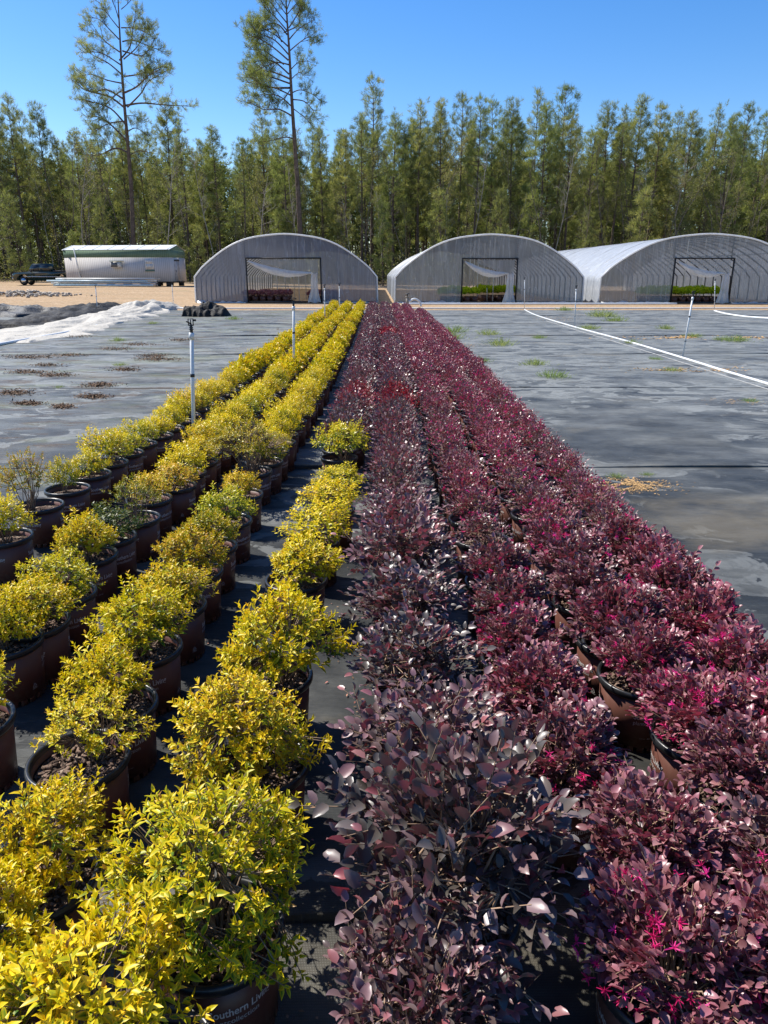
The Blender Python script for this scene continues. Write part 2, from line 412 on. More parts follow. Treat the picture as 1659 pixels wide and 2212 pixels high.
def gold_foliage(seed, rx, rz, z0, nshoot, lod, leafL=.026, low=-.15, inner=.55, sparse=False):
    """stems and leaves of a dome-shaped variegated shrub; returns (stem mesh, leaf mesh)"""
    rr = np.random.default_rng(seed)
    P, Nn, rad = dome_points(nshoot, rx, rz, z0, low, inner, .27, seed)
    root = np.array([0, 0, .20])
    sh = unit(Nn*.6+unit(P-root)*.5+np.array([0, 0, .55])+rr.normal(size=P.shape)*.28)
    lb = MB(); sb = MB()
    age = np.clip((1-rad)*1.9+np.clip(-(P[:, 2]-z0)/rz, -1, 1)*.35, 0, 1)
    if lod < 2:
        nodes = 4 if lod == 0 else 3
        span = leafL*(.42 if lod == 0 else .6)
        X = unit(np.cross(sh, rr.normal(size=P.shape))); Y = np.cross(sh, X)
        for k in range(nodes):
            pos = P+sh*(span*k)
            for s in (-1, 1):
                d0 = (X if k % 2 else Y)*s
                out = .95-.16*k
                d = unit(d0*out+sh*(.35+.22*k)+rr.normal(size=P.shape)*.14)
                sc = (1.05-.14*k)*rr.uniform(.75, 1.2, len(P))
                leaves(lb, pos, d, sh, leafL*sc, leafL*.44*sc, LEAF_HI if lod == 0 else LEAF_LO,
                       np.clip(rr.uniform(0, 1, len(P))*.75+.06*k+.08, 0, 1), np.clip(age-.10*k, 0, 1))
    else:
        for k in range(3):
            d = unit(sh+rr.normal(size=P.shape)*.9)
            leaves(lb, P+rr.normal(size=P.shape)*.008, d, rr.normal(size=P.shape), leafL*rr.uniform(1.2, 1.9, len(P)), leafL*.95, LEAF_LO,
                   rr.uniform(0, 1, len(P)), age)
    if lod < 2:
        nb = 22 if lod == 0 else 12
        B, _, _ = dome_points(nb, rx*.62, rz*.62, z0, 0., .8, .1, seed+5)
        for q in B:
            mid = root+(q-root)*.5+np.array([rr.normal()*.015, rr.normal()*.015, -.01])
            st = root+np.array([rr.normal()*.012, rr.normal()*.012, -.02])
            sb.tube([st, mid, q], [.0035, .0026, .0018], 4, False)
        step = 1 if lod == 0 else 3
        idx = np.argmin(((P[:, None]-B[None])**2).sum(-1), 1)
        for i in range(0, len(P), step):
            q = B[idx[i]]; m_ = (q+P[i])/2+np.array([0, 0, -.006])
            sb.tube([q, m_, P[i]+sh[i]*leafL], [.0016, .0013, .0009], 3, False)
    return (sb.mesh('stems', MAT['wood_twig'], True) if lod < 2 else None), lb.mesh('foliage', MAT['gold'], lod == 0)

def purple_foliage(seed, rx, rz, z0, ntwig, lod, leafL=.026, long=.10, nfl=0, low=-.25, inner=.5):
    rr = np.random.default_rng(seed)
    P, Nn, rad = dome_points(ntwig, rx, rz, z0, low, inner, .2, seed)
    root = np.array([0, 0, .20]); lb = MB(); sb = MB(); fb = MB()
    sh = unit(Nn*.8+unit(P-root)*.5+np.array([0, 0, .18])+rr.normal(size=P.shape)*.35)
    if lod < 2:
        n = 7 if lod == 0 else 4
        ln = long*rr.uniform(.5, 1.25, ntwig)
        side = unit(np.cross(sh, np.array([0, 0, 1.])+rr.normal(size=P.shape)*.3)); up = np.cross(side, sh)
        droop = -np.array([0, 0, 1.])*rr.uniform(.0, .35, ntwig)[:, None]
        start = P-sh*(ln*.6)[:, None]
        def pt(u): return start+sh*(ln*u)[:, None]+droop*(ln*u*u)[:, None]
        for k in range(n):
            u = (k+.6)/n
            s = 1 if k % 2 else -1
            d = unit(side*s*.8+sh*.55+up*.25+rr.normal(size=P.shape)*.28)
            if k == n-1: d = unit(sh+rr.normal(size=P.shape)*.2)
            sc = rr.uniform(.55, 1.2, ntwig)*(1-.25*abs(u-.5))
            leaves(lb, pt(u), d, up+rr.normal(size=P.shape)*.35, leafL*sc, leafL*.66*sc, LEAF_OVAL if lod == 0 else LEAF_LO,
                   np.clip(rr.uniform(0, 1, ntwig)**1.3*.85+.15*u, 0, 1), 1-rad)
        nb = 20 if lod == 0 else 10
        B, _, _ = dome_points(nb, rx*.6, rz*.6, z0, 0., .8, .1, seed+5)
        for q in B:
            mid = root+(q-root)*.5+rr.normal(size=3)*.012
            sb.tube([root+rr.normal(size=3)*np.array([.012, .012, 0])-np.array([0, 0, .02]), mid, q], [.004, .003, .002], 4, False)
        idx = np.argmin(((P[:, None]-B[None])**2).sum(-1), 1)
        p0, p1, p2 = pt(0), pt(.5), pt(1.)
        for i in range(0, ntwig, 1 if lod == 0 else 3):
            sb.tube([B[idx[i]], p0[i], p1[i], p2[i]], [.0019, .0016, .0012, .0008], 3, False)
    else:
        for k in range(3):
            d = unit(sh+rr.normal(size=P.shape)*1.1)
            leaves(lb, P+rr.normal(size=P.shape)*.012, d, rr.normal(size=P.shape), leafL*rr.uniform(1.1, 1.7, len(P)), leafL*1.0, LEAF_LO,
                   rr.uniform(0, 1, len(P)), 1-rad)
    if nfl:
        Q, Nf, _ = dome_points(nfl, rx*1.03, rz*1.03, z0, -.2, .85, .2, seed)
        ph0 = rr.uniform(0, 2*pi); keep = (np.cos(np.arctan2(Q[:, 1], Q[:, 0])-ph0)+rr.normal(size=nfl)*.6) > -.1
        Q, Nf = Q[keep], Nf[keep]
        m = (16 if lod == 0 else 8 if lod == 1 else 3)
        cr = rr.uniform(0, 1, len(Q))
        for k in range(m):
            d = unit(Nf*.55+rr.normal(size=Q.shape))
            wd = .0028 if lod == 0 else .004 if lod == 1 else .010
            leaves(fb, Q+Nf*.004, d, rr.normal(size=Q.shape), rr.uniform(.007, .017, len(Q))*(1 if lod < 2 else 1.2), wd, BLADE, cr, 0)
    return (sb.mesh('stems', MAT['purple_twig'], True) if lod < 2 else None), lb.mesh('foliage', MAT['purple'], lod == 0), (fb.mesh('flowers', MAT['petal']) if nfl else None)

# ------------------------------------------------------------------ pots
PR, PB, PH = .142, .121, .242
def pot_meshes(seg=40):
    b = MB()
    prof = [(PB-.018, .022), (PB, .022), (PR-.008, PH-.020), (PR-.0135, PH-.020), (PR-.016, PH-.07), (PB-.004, .03), (0.001, .03)]
    b.lathe(prof, seg)
    # castellated foot: short ribs that touch the ground with drain gaps between
    n = 22
    for i in range(n):
        a0 = 2*pi*i/n; a1 = a0+2*pi/n*.68
        ro, ri = PB-.0006, PB-.010
        A = np.linspace(a0, a1, 4)
        vo = [(ro*cos(a), ro*sin(a)) for a in A]; vi = [(ri*cos(a), ri*sin(a)) for a in A]
        v = [(x, y, z) for z in (.0, .0235) for (x, y) in vo+vi]
        f = []
        for k in range(3):
            f += [(k, k+1, 9+k, 8+k), (4+k+1, 4+k, 12+k, 12+k+1), (k, 4+k, 5+k, k+1)]
        f += [(0, 8, 12, 4), (3, 7, 15, 11)]
        b.add(v, [np.array(f)])
    pot = b.mesh('pot', MAT['pot'], True)
    b = MB()
    b.lathe([(PR-.0085, PH-.026), (PR+.001, PH-.026), (PR+.004, PH-.020), (PR+.0045, PH-.010), (PR+.0025, PH-.002), (PR-.003, PH), (PR-.009, PH-.003), (PR-.0125, PH-.012), (PR-.0135, PH-.03), (PR-.0165, PH-.062)], seg)
    rim = b.mesh('rim', MAT['rim'], True)
    return pot, rim
POT, RIM = pot_meshes(44); POT_LO, RIM_LO = pot_meshes(20)
def soil_mesh(chips, seed):
    rr = np.random.default_rng(seed); b = MB()
    th = np.linspace(0, 2*pi, 24, endpoint=False); R = PR-.0175
    P = []
    for k, r in enumerate((0.001, .3, .6, .85, 1.)):
        P.append([(r*R*cos(a), r*R*sin(a), .199+(.006*rr.uniform(-1, 1) if k < 4 else 0)) for a in np.append(th, th[0])])
    P = np.array(P); P[:, -1] = P[:, 0]
    b.grid(P)
    s = b.mesh('soil', MAT['soil'], True)
    b = MB()
    for i in range(chips):
        a = rr.uniform(0, 2*pi); r = R*.93*sqrt(rr.uniform()); L = rr.uniform(.006, .026)
        c = (r*cos(a), r*sin(a), .2035+rr.uniform(0, .006))
        m = MB(); m.box((0, 0, 0), (L, L*rr.uniform(.25, .6), rr.uniform(.002, .005)), 0, .8)
        R3 = np.array(Matrix.Rotation(rr.uniform(0, 6.28), 3, 'Z')@Matrix.Rotation(rr.normal()*.45, 3, 'X')@Matrix.Rotation(rr.normal()*.3, 3, 'Y'))
        b.add(m.V[0]@R3.T+np.array(c), m.F)
    return s, b.mesh('bark_chips', MAT['chip']) if chips else None
SOIL = [soil_mesh(220, 3), soil_mesh(200, 9)]; SOIL_LO = soil_mesh(0, 4)[0]

# printed lettering wrapped round the pot wall
def text_tris(body, size, bold=0., sx=1.):
    cu = bpy.data.curves.new('t', 'FONT'); cu.body = body; cu.size = size; cu.align_x = 'LEFT'; cu.offset = bold; cu.resolution_u = 3
    ob = bpy.data.objects.new('t', cu); col.objects.link(ob)
    dg = bpy.context.evaluated_depsgraph_get(); me = bpy.data.meshes.new_from_object(ob.evaluated_get(dg))
    V = np.array([tuple(v.co) for v in me.vertices]); me.calc_loop_triangles()
    F = np.array([tuple(t.vertices) for t in me.loop_triangles])
    bpy.data.objects.remove(ob); bpy.data.curves.remove(cu); bpy.data.meshes.remove(me)
    V[:, 0] *= sx
    return V[:, :2], F
def lettering_mesh():
    b = MB(); items = []
    v, f = text_tris('Southern Living', .031, .00055, .74); items.append((v+np.array([0, .140]), f))
    W = v[:, 0].max()
    # serifs: thin bars under and over the upright strokes read as a serif face
    bars = []
    v2, f2 = text_tris('plantcollection', .0215, -.0001, .88); items.append((v2+np.array([0, .117]), f2))
    v3, f3 = text_tris('2.65 gal   10.02 liter', .0065); items.append((v3+np.array([.028, .060]), f3))
    off = W+.060; T = [(off, .058), (off+.022, .058), (off+.011, .077)]
    tv = []; tf = []
    for i in range(3):
        p, q = np.array(T[i]), np.array(T[(i+1) % 3]); d = (q-p); p2 = p+d*.08; q2 = p+d*.84
        nn = np.array([-d[1], d[0]]); nn = nn/np.linalg.norm(nn)*.0009
        k = len(tv); tv += [p2-nn, q2-nn, q2+nn, p2+nn]; tf += [(k, k+1, k+2), (k, k+2, k+3)]
    k = len(tv); tv += [(off-.002, .052), (off+.024, .052), (off+.024, .0533), (off-.002, .0533)]; tf += [(k, k+1, k+2), (k, k+2, k+3)]
    items.append((np.array(tv, float), np.array(tf)))
    v5, f5 = text_tris('2', .010); items.append((v5+np.array([off+.0082, .0615]), f5))
    for rep in range(1):
        a0 = 0.
        for v, f in items:
            z = v[:, 1]; R = PB+(PR-.008-PB)*(z-.022)/(PH-.042)+.0012
            a = a0+v[:, 0]/.131
            b.add(np.stack([R*np.cos(a), R*np.sin(a), z], -1), [f])
    return b.mesh('lettering', MAT['print'])
LETTER = lettering_mesh()

# foliage libraries: hi / mid / low
GOLD = {0: [], 1: [], 2: []}; PURP = {0: [], 1: [], 2: []}; DARK = {0: [], 1: [], 2: []}
for s in range(5): GOLD[0].append(gold_foliage(20+s, .138+.010*(s % 3), .125+.016*(s % 2), .300, 290, 0, .026))
for s in range(5): GOLD[1].append(gold_foliage(40+s, .138+.012*(s % 3), .125+.016*(s % 2), .298, 290, 1, .026))
for s in range(5): GOLD[2].append(gold_foliage(60+s, .148, .145, .305, 300, 2, .023))
for s in range(4): PURP[0].append(purple_foliage(120+s, .140+.012*(s % 2), .12, .31, 270, 0, .026, .095, 80))
for s in range(4): PURP[1].append(purple_foliage(140+s, .142, .125, .305, 250, 1, .024, .080, 46))
for s in range(4): PURP[2].append(purple_foliage(160+s, .150, .12, .305, 330, 2, .021, .08, 14))
for s in range(4): DARK[0].append(purple_foliage(220+s, .180+.01*(s % 2), .17, .35, 190, 0, .034, .15, 0, -.25, .38))
for s in range(4): DARK[1].append(purple_foliage(240+s, .185, .16, .34, 270, 1, .033, .13, 0))
for s in range(4): DARK[2].append(purple_foliage(260+s, .19, .145, .325, 430, 2, .024, .1, 0))

def potted(name, label, cat, group, x, y, lod, lib, k, tint=(0, 0, 0), fsc=(1, 1, 1), frot=None, prot=None, foff=(0, 0), flowers=True, custom=None, scale=1.):
    root = thing(name, label, cat, (x, y, .006), 0., group)
    root.scale = (scale,)*3
    pr = U(0, 2*pi) if prot is None else prot
    hi = lod < 2
    p = link('pot', POT if lod == 0 else POT_LO, root); p.rotation_euler = (0, 0, pr)
    if lod < 2 or y < 12:
        r = link('rim', RIM if lod == 0 else RIM_LO, p)
    if lod < 2:
        for q in range(3): link('lettering', LETTER, p).rotation_euler = (0, 0, q*2*pi/3)
        so, ch = SOIL[k % 2]
        s = link('soil', so if lod == 0 else SOIL_LO, root)
        if lod == 0: link('bark_chips', ch, s)
    elif y < 12: link('soil', SOIL_LO, root)
    stem, fol, *fl = custom if custom else lib[lod][k % len(lib[lod])]
    fr = U(0, 2*pi) if frot is None else frot
    f = link('foliage', fol, root); f.rotation_euler = (0, 0, fr); f.scale = fsc; f.location = (foff[0], foff[1], .2*(1-fsc[2])); f.color = (*tint, 1)
    if stem: s = link('stems', stem, root); s.rotation_euler = f.rotation_euler; s.scale = f.scale; s.location = f.location
    if fl and fl[0] and flowers: s = link('flowers', fl[0], root); s.rotation_euler = f.rotation_euler; s.scale = f.scale; s.location = f.location
    return root

def pl(y, pts):
    ys = [p[0] for p in pts]; xs = [p[1] for p in pts]; return float(np.interp(y, ys, xs))
ORD = ['first', 'second', 'third', 'fourth', 'fifth', 'sixth', 'seventh', 'eighth', 'ninth', 'tenth', 'eleventh', 'twelfth', 'thirteenth', 'fourteenth', 'fifteenth', 'sixteenth', 'seventeenth', 'eighteenth', 'nineteenth', 'twentieth']
def lod_of(y): return 0 if y < 3.6 else 1 if y < 9.5 else 2
def row_positions(start, end, rowpts, explicit, pitch):
    ys = sorted(explicit, key=lambda p: p[1]); out = [(x, y) for x, y in ys]
    y = out[-1][1]+pitch if out else start
    while y < end:
        out.append((pl(y, rowpts)+rnd.gauss(0, .012), y+rnd.gauss(0, .012))); y += pitch*(1.0 if y < 12 else 1.05)
    return out

# yellow rows -------------------------------------------------------------
def R(*p): return [gp(x, y, .24) for x, y in p]
rowA = [(3, -2.05), (5, -2.04), (6.5, -1.93), (9, -1.80), (16, -1.72), (32, -1.70)]
rowB = [(1, -1.5), (4, -1.38), (6.5, -1.34), (9, -1.26), (16, -1.20), (32, -1.15)]
rowC = [(1, -.88), (5, -.87), (9, -.76), (16, -.70), (32, -.62)]
A = row_positions(0, 31.6, rowA, R((10, 1160), (85, 1092), (146, 1056), (195, 1024)), .32)
B = row_positions(0, 31.6, rowB, R((-75, 1560), (8, 1385), (70, 1345), (135, 1283), (190, 1200), (236, 1160), (292, 1120), (322, 1078)), .31)
C = row_positions(0, 31.6, rowC, R((-20, 2100), (78, 1895), (170, 1640), (243, 1524), (310, 1400), (372, 1308), (415, 1235), (452, 1180), (490, 1125), (520, 1068), (545, 1018)), .31)
D = R((300, 2330), (470, 2010), (560, 1650), (587, 1460), (640, 1252), (676, 1168), (716, 1100), (720, 1046), (733, 988))
gold_rows = [
 ('A', A, 'leftmost yellow row'),
 ('B', B, 'second yellow row from the left'),
 ('C', C, 'third yellow row from the left'),
 ('D', D, 'short yellow row')]
SPECIAL = {  # row, index: (look, tint (green, orange, dark), foliage scale, extra)
 ('A', 0): ('bright yellow', (.0, .05, 0), (1, 1, 1)), ('A', 1): ('scraggly orange-brown', (.1, .95, .15), (1.05, 1.05, 1.1)),
 ('A', 2): ('small green-stemmed yellow', (.35, .2, 0), (.75, .75, .95)), ('A', 3): ('yellow and green tipped', (.2, .1, 0), (.9, .9, .85)),
 ('B', 0): ('wide-spreading yellow', (0, .1, 0), (1, 1, 1)), ('B', 1): ('golden', (0, .1, 0), (.95, .95, .85)),
 ('B', 2): ('pale golden twiggy', (.05, .25, 0), (1.1, 1.1, .85)), ('B', 3): ('fresh lime yellow', (.25, 0, 0), (1.05, 1.05, .9)),
 ('B', 4): ('orange-tipped golden', (0, .35, 0), (1.05, 1.05, .85)), ('B', 5): ('dark green', (.75, .1, .75), (1.25, 1.25, .85)),
 ('B', 6): ('bronze and green mixed', (.4, .4, .25), (1.0, 1.0, .9)), ('B', 7): ('bronze-yellow', (.1, .6, 0), (.95, .95, .85)),
 ('C', 0): ('large-leaved golden', (0, .15, 0), (.9, .9, .8)), ('C', 1): ('bare-stemmed golden', (0, .3, 0), (1.12, 1.12, 1.)),
 ('C', 2): ('low one-sided golden', (.0, .25, 0), (1.0, .85, .62)), ('C', 3): ('round golden', (0, .15, 0), (1.05, 1.05, 1)),
 ('C', 4): ('golden with green skirt', (.15, .1, 0), (1.1, 1.1, .95)), ('C', 5): ('orange-flecked golden', (.05, .4, 0), (1.05, 1.05, .8)),
 ('C', 6): ('bronze-orange', (.1, .75, .05), (1.05, 1.05, .85)), ('C', 7): ('green and bronze', (.4, .45, 0), (1.1, 1.1, .85)),
 ('C', 8): ('fresh green yellow', (.5, .05, 0), (1.1, 1.1, .9)), ('C', 9): ('small bronze-gold', (.0, .6, 0), (.85, .85, .7)),
 ('C', 10): ('wide twiggy bronze-green', (.35, .55, .1), (1.5, 1.5, 1.3)),
 ('D', 0): ('large-leaved bright yellow', (0, .2, 0), (1.0, 1.0, .95)), ('D', 1): ('biggest yellow-green', (.22, .12, 0), (1.14, 1.14, 1.22)),
 ('D', 2): ('dense golden-orange', (0, .45, 0), (1.08, 1.08, 1.12)), ('D', 3): ('bright golden right-leaning', (0, .2, 0), (1.15, 1.15, 1.25)),
 ('D', 4): ('clear yellow leaning right', (0, .15, 0), (1., 1., .9)), ('D', 5): ('clear yellow dense', (.05, .1, 0), (1.05, 1.05, .9)),
 ('D', 6): ('warm yellow', (0, .2, 0), (1.05, 1.05, .85)), ('D', 7): ('yellow shading to green', (.25, .05, 0), (.9, .9, .7)),
 ('D', 8): ('green-skirted yellow, ', (.3, .05, 0), (1.1, 1.1, 1.15)),
}
OFF = {('D', 2): (-.045, -.03), ('D', 0): (-.09, .02), ('D', 1): (-.01, .02), ('D', 3): (.045, 0), ('D', 4): (.05, .02), ('D', 5): (.03, 0), ('D', 7): (.04, .02), ('C', 2): (.035, .05), ('C', 1): (.03, .02), ('D', 8): (.03, .02), ('C', 3): (-.02, .03), ('A', 2): (-.03, .03), ('A', 1): (-.05, 0)}
big = gold_foliage(301, .160, .150, .335, 460, 0, .025, -.55)
low_one = gold_foliage(302, .165, .155, .335, 190, 0, .026, -.05, .6)
twiggy = gold_foliage(303, .165, .15, .36, 420, 0, .014, .05, .75)
scrag = gold_foliage(304, .175, .19, .34, 150, 0, .020, .0, .5)
frontleaf = gold_foliage(305, .165, .15, .34, 300, 0, .034)
CUSTOM = {('D', 0): frontleaf, ('D', 1): big, ('D', 2): big, ('C', 2): low_one, ('C', 10): twiggy, ('A', 1): scrag, ('C', 0): frontleaf, ('B', 6): scrag}
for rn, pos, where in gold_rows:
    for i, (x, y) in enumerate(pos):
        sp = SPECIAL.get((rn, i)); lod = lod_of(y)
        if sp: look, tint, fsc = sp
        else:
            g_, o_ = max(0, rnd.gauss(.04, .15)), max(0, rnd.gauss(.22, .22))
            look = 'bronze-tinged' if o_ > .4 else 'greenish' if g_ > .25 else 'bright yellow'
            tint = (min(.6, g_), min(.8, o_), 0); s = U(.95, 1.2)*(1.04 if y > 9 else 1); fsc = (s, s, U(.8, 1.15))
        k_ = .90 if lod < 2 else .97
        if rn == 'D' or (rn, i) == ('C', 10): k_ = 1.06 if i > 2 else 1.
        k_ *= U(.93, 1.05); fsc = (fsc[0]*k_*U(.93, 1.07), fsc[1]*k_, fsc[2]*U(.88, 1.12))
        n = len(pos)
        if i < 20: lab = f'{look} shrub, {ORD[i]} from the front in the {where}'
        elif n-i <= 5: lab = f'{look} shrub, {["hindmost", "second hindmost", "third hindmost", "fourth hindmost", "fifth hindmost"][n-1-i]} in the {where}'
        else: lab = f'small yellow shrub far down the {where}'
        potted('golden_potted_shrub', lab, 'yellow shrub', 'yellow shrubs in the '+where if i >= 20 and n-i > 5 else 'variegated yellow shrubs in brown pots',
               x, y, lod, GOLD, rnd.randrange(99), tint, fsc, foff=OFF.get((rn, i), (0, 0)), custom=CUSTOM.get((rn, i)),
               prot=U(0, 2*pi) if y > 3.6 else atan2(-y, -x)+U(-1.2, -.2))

# purple rows -------------------------------------------------------------
rowP0 = [(5.5, -.26), (8, -.20), (16, -.16), (32, -.12)]
rowP1 = [(1, .14), (4, .12), (6, .16), (10, .26), (16, .30), (32, .36)]
rowP2 = [(1, .50), (3.6, .57), (6, .58), (10, .66), (16, .68), (32, .80)]
rowP3 = [(1, .86), (3, .93), (6, .96), (10, 1.02), (16, 1.04), (32, 1.20)]
rowP4 = [(1.5, 1.22), (3, 1.26), (6, 1.30), (10, 1.36), (16, 1.42), (32, 1.62)]
P0 = row_positions(5.75, 31.2, rowP0, [], .34)
P1 = row_positions(0, 31.2, rowP1, R((900, 2230), (985, 1960))+[(.15, 1.72), (.13, 2.2), (.12, 2.65), (.13, 3.1), (.12, 3.5), (.13, 3.9)], .40)
P2 = row_positions(0, 31.0, rowP2, R((1440, 2110), (1400, 1870))+[(.52, 1.72), (.52, 2.05), (.53, 2.38), (.55, 2.72), (.55, 3.08)]+R((1040, 1165)), .34)
P3 = row_positions(0, 30.6, rowP3, R((1735, 2120), (1705, 1925), (1605, 1712), (1510, 1590))+[(.93, 2.25), (.92, 2.52)]+R((1340, 1390), (1268, 1300))+[(.92, 3.1), (.92, 3.42)], .32)
P4 = row_positions(0, 26.5, rowP4, [(1.22, 1.85), (1.24, 2.18), (1.25, 2.5), (1.25, 2.82)]+R((1412, 1258), (1345, 1205)), .33)
purple_rows = [
 ('P0', P0, 'purple row behind the short yellow one', 'd'),
 ('P1', P1, 'wide dark purple row beside the yellow', 'd'),
 ('P2', P2, 'third purple row from the right', 'p'),
 ('P3', P3, 'second purple row from the right', 'p'),
 ('P4', P4, 'outermost right purple row', 'p')]
BARE = set()
for rn, pos, where, kd in purple_rows:
    for i, (x, y) in enumerate(pos):
        lod = lod_of(y); n = len(pos); fl = rnd.random() < (.8 if kd == 'p' else 0)
        red = 0.; pk = U(.0, .3) if kd == 'd' else U(.3, .85)
        s = U(.95, 1.12); fsc = (s, s, U(.9, 1.1))
        if kd == 'd' and y > 9: s = U(.95, 1.08); fsc = (s, s, U(.85, 1.0))
        look = 'dark plum-leaved' if kd == 'd' else ('pink-flowering burgundy' if fl else 'burgundy-leaved')
        if rn == 'P1' and (abs(y-7.3) < .5 or abs(y-16) < .7): red = .85; look = 'scarlet-leaved'
        if rn == 'P0' and abs(y-7.4) < .4: red = .6; look = 'crimson-tinged'
        if rn == 'P1' and i == 0: fsc = (.88, .88, .75); look = 'half-hidden dark purple'
        if rn == 'P1' and i == 1: fsc = (1.35, 1.35, 1.35); look = 'largest dark glossy-leaved'
        if rn == 'P1' and 1 < i < 8: s = U(1.0, 1.2); fsc = (s, s, U(.85, 1.12))
        if rn == 'P2' and abs(y-gp(1040, 1165, .24)[1]) < .01: fsc = (.9, .9, .75); look = 'neat round burgundy'
        if y < 2.2 and kd == 'p': fsc = (1.1, 1.1, 1.0)
        if i < 20: lab = f'{look} shrub, {ORD[i]} from the front in the {where}'
        elif n-i <= 5: lab = f'{look} shrub, {["hindmost", "second hindmost", "third hindmost", "fourth hindmost", "fifth hindmost"][n-1-i]} in the {where}'
        else: lab = f'small purple shrub far down the {where}'
        far = i >= 20 and n-i > 5
        potted('plum_potted_shrub' if kd == 'd' else 'burgundy_potted_shrub', lab, 'purple shrub', ('purple shrubs in the '+where) if far else ('dark purple shrubs in brown pots' if kd == 'd' else 'burgundy shrubs in brown pots'),
               x, y, lod, DARK if kd == 'd' else PURP, rnd.randrange(99), (pk, red, 0), fsc, flowers=fl,
               prot=U(0, 2*pi) if y > 3.6 else atan2(-y, -x)+U(-2.4, -.9))
# ------------------------------------------------------------------ greenhouses
from mathutils import noise as mn
def film_mat(name, alpha_lo, alpha_hi, colr, streak=(1.9, 1.9, .22), rough=.35, tr_=.5):
    m, t, b = mat(name, rough, .5)
    co = coords(t, streak)
    n1 = noise(t, 1., 3, .5, co, 1.2)
    n2 = noise(t, 1., 4, .6, coords(t, (1.1, 1.1, 1.1)))
    st = ramp(t, n1, [(.50, 0.), (.515, .3), (.525, 1.), (.535, .25), (.62, 0.)])
    c = mix(t, mth(t, 'MULTIPLY', st, .4), colr, tuple(min(.9, x*1.9+.08) for x in colr))
    n3 = noise(t, 1., 2, .5, coords(t, (streak[0]*1.5, streak[1]*1.5, streak[2]*.6), loc=(2, 5, 1)), 1.5)
    c = mix(t, mth(t, 'MULTIPLY', ramp(t, n3, [(.50, 0.), (.56, 1.), (.58, .1), (.64, 0.), (.68, .8), (.70, 0.)]), .32), c, tuple(min(.9, x*1.7+.06) for x in colr))  # fold highlights painted into the film colour as pale lines
    c = mix(t, mth(t, 'MULTIPLY', ramp(t, n2, [(.45, 0.), (.7, 1.)]), .25), c, tuple(x*.6 for x in colr))
    t.links.new(c, b.inputs['Base Color'])
    tr = N(t, 'ShaderNodeBsdfTransparent'); tl = N(t, 'ShaderNodeBsdfTranslucent'); t.links.new(c, tl.inputs[0])
    m1 = N(t, 'ShaderNodeMixShader'); m1.inputs[0].default_value = tr_
    t.links.new(b.outputs[0], m1.inputs[1]); t.links.new(tl.outputs[0], m1.inputs[2])
    m2 = N(t, 'ShaderNodeMixShader')
    a = mth(t, 'ADD', mth(t, 'MULTIPLY', st, alpha_hi-alpha_lo), mth(t, 'ADD', alpha_lo-.08, mth(t, 'MULTIPLY', n2, .16)), True)
    t.links.new(a, m2.inputs[0]); t.links.new(tr.outputs[0], m2.inputs[1]); t.links.new(m1.outputs[0], m2.inputs[2])
    t.links.new(m2.outputs[0], t.nodes['Material Output'].inputs[0])
    bump(t, b, n1, .6, .05)
    return m
MAT['film_front'] = film_mat('greenhouse_film', .54, .74, (.30, .32, .33), tr_=.28)
MAT['film_grey'] = film_mat('bluish_greenhouse_film', .64, .82, (.17, .185, .235), tr_=.2)
MAT['film_roof'] = film_mat('roof_film', .84, .95, (.42, .45, .49), (1.0, 3, 1.0), tr_=.13)
MAT['film_white'] = film_mat('loose_white_film', .82, .95, (.74, .75, .76), (3, 3, 1.2), tr_=.4)
MAT['steel'] = simple('galvanised_pipe', (.09, .095, .10), .45, .5, .3, 8)
MAT['dark_frame'] = simple('dark_door_frame', (.018, .017, .017), .6, .4, .3, 5)
MAT['board'] = simple('weathered_board', (.30, .27, .23), .85, .2, .3, 3)
MAT['white_sheet'] = None
PROF = [(5.03, 0), (5.02, .7), (5.0, 1.36), (4.6, 1.82), (3.72, 2.5), (2.82, 3.03), (1.93, 3.34), (.9, 3.50), (0, 3.56)]
def arch_pts(hw, n=3):
    k = hw/5.03; P = [(x*k, z) for x, z in PROF]
    out = []
    for i in range(len(P)-1):
        p0 = P[max(i-1, 0)] if i != 2 else P[i]; p1, p2 = P[i], P[i+1]; p3 = P[min(i+2, len(P)-1)] if i+2 < len(P) else (-P[i][0], P[i][1])
        for j in range(n):
            u = j/n
            f = lambda a, b, c, d: .5*((2*b)+(-a+c)*u+(2*a-5*b+4*c-d)*u*u+(-a+3*b-3*c+d)*u**3)
            out.append((f(p0[0], p1[0], p2[0], p3[0]), f(p0[1], p1[1], p2[1], p3[1])) if i >= 3 else (p1[0]+(p2[0]-p1[0])*u, p1[1]+(p2[1]-p1[1])*u))
    out.append(P[-1])
    return [(-x, z) for x, z in out]+[(x, z) for x, z in out[::-1][1:]]
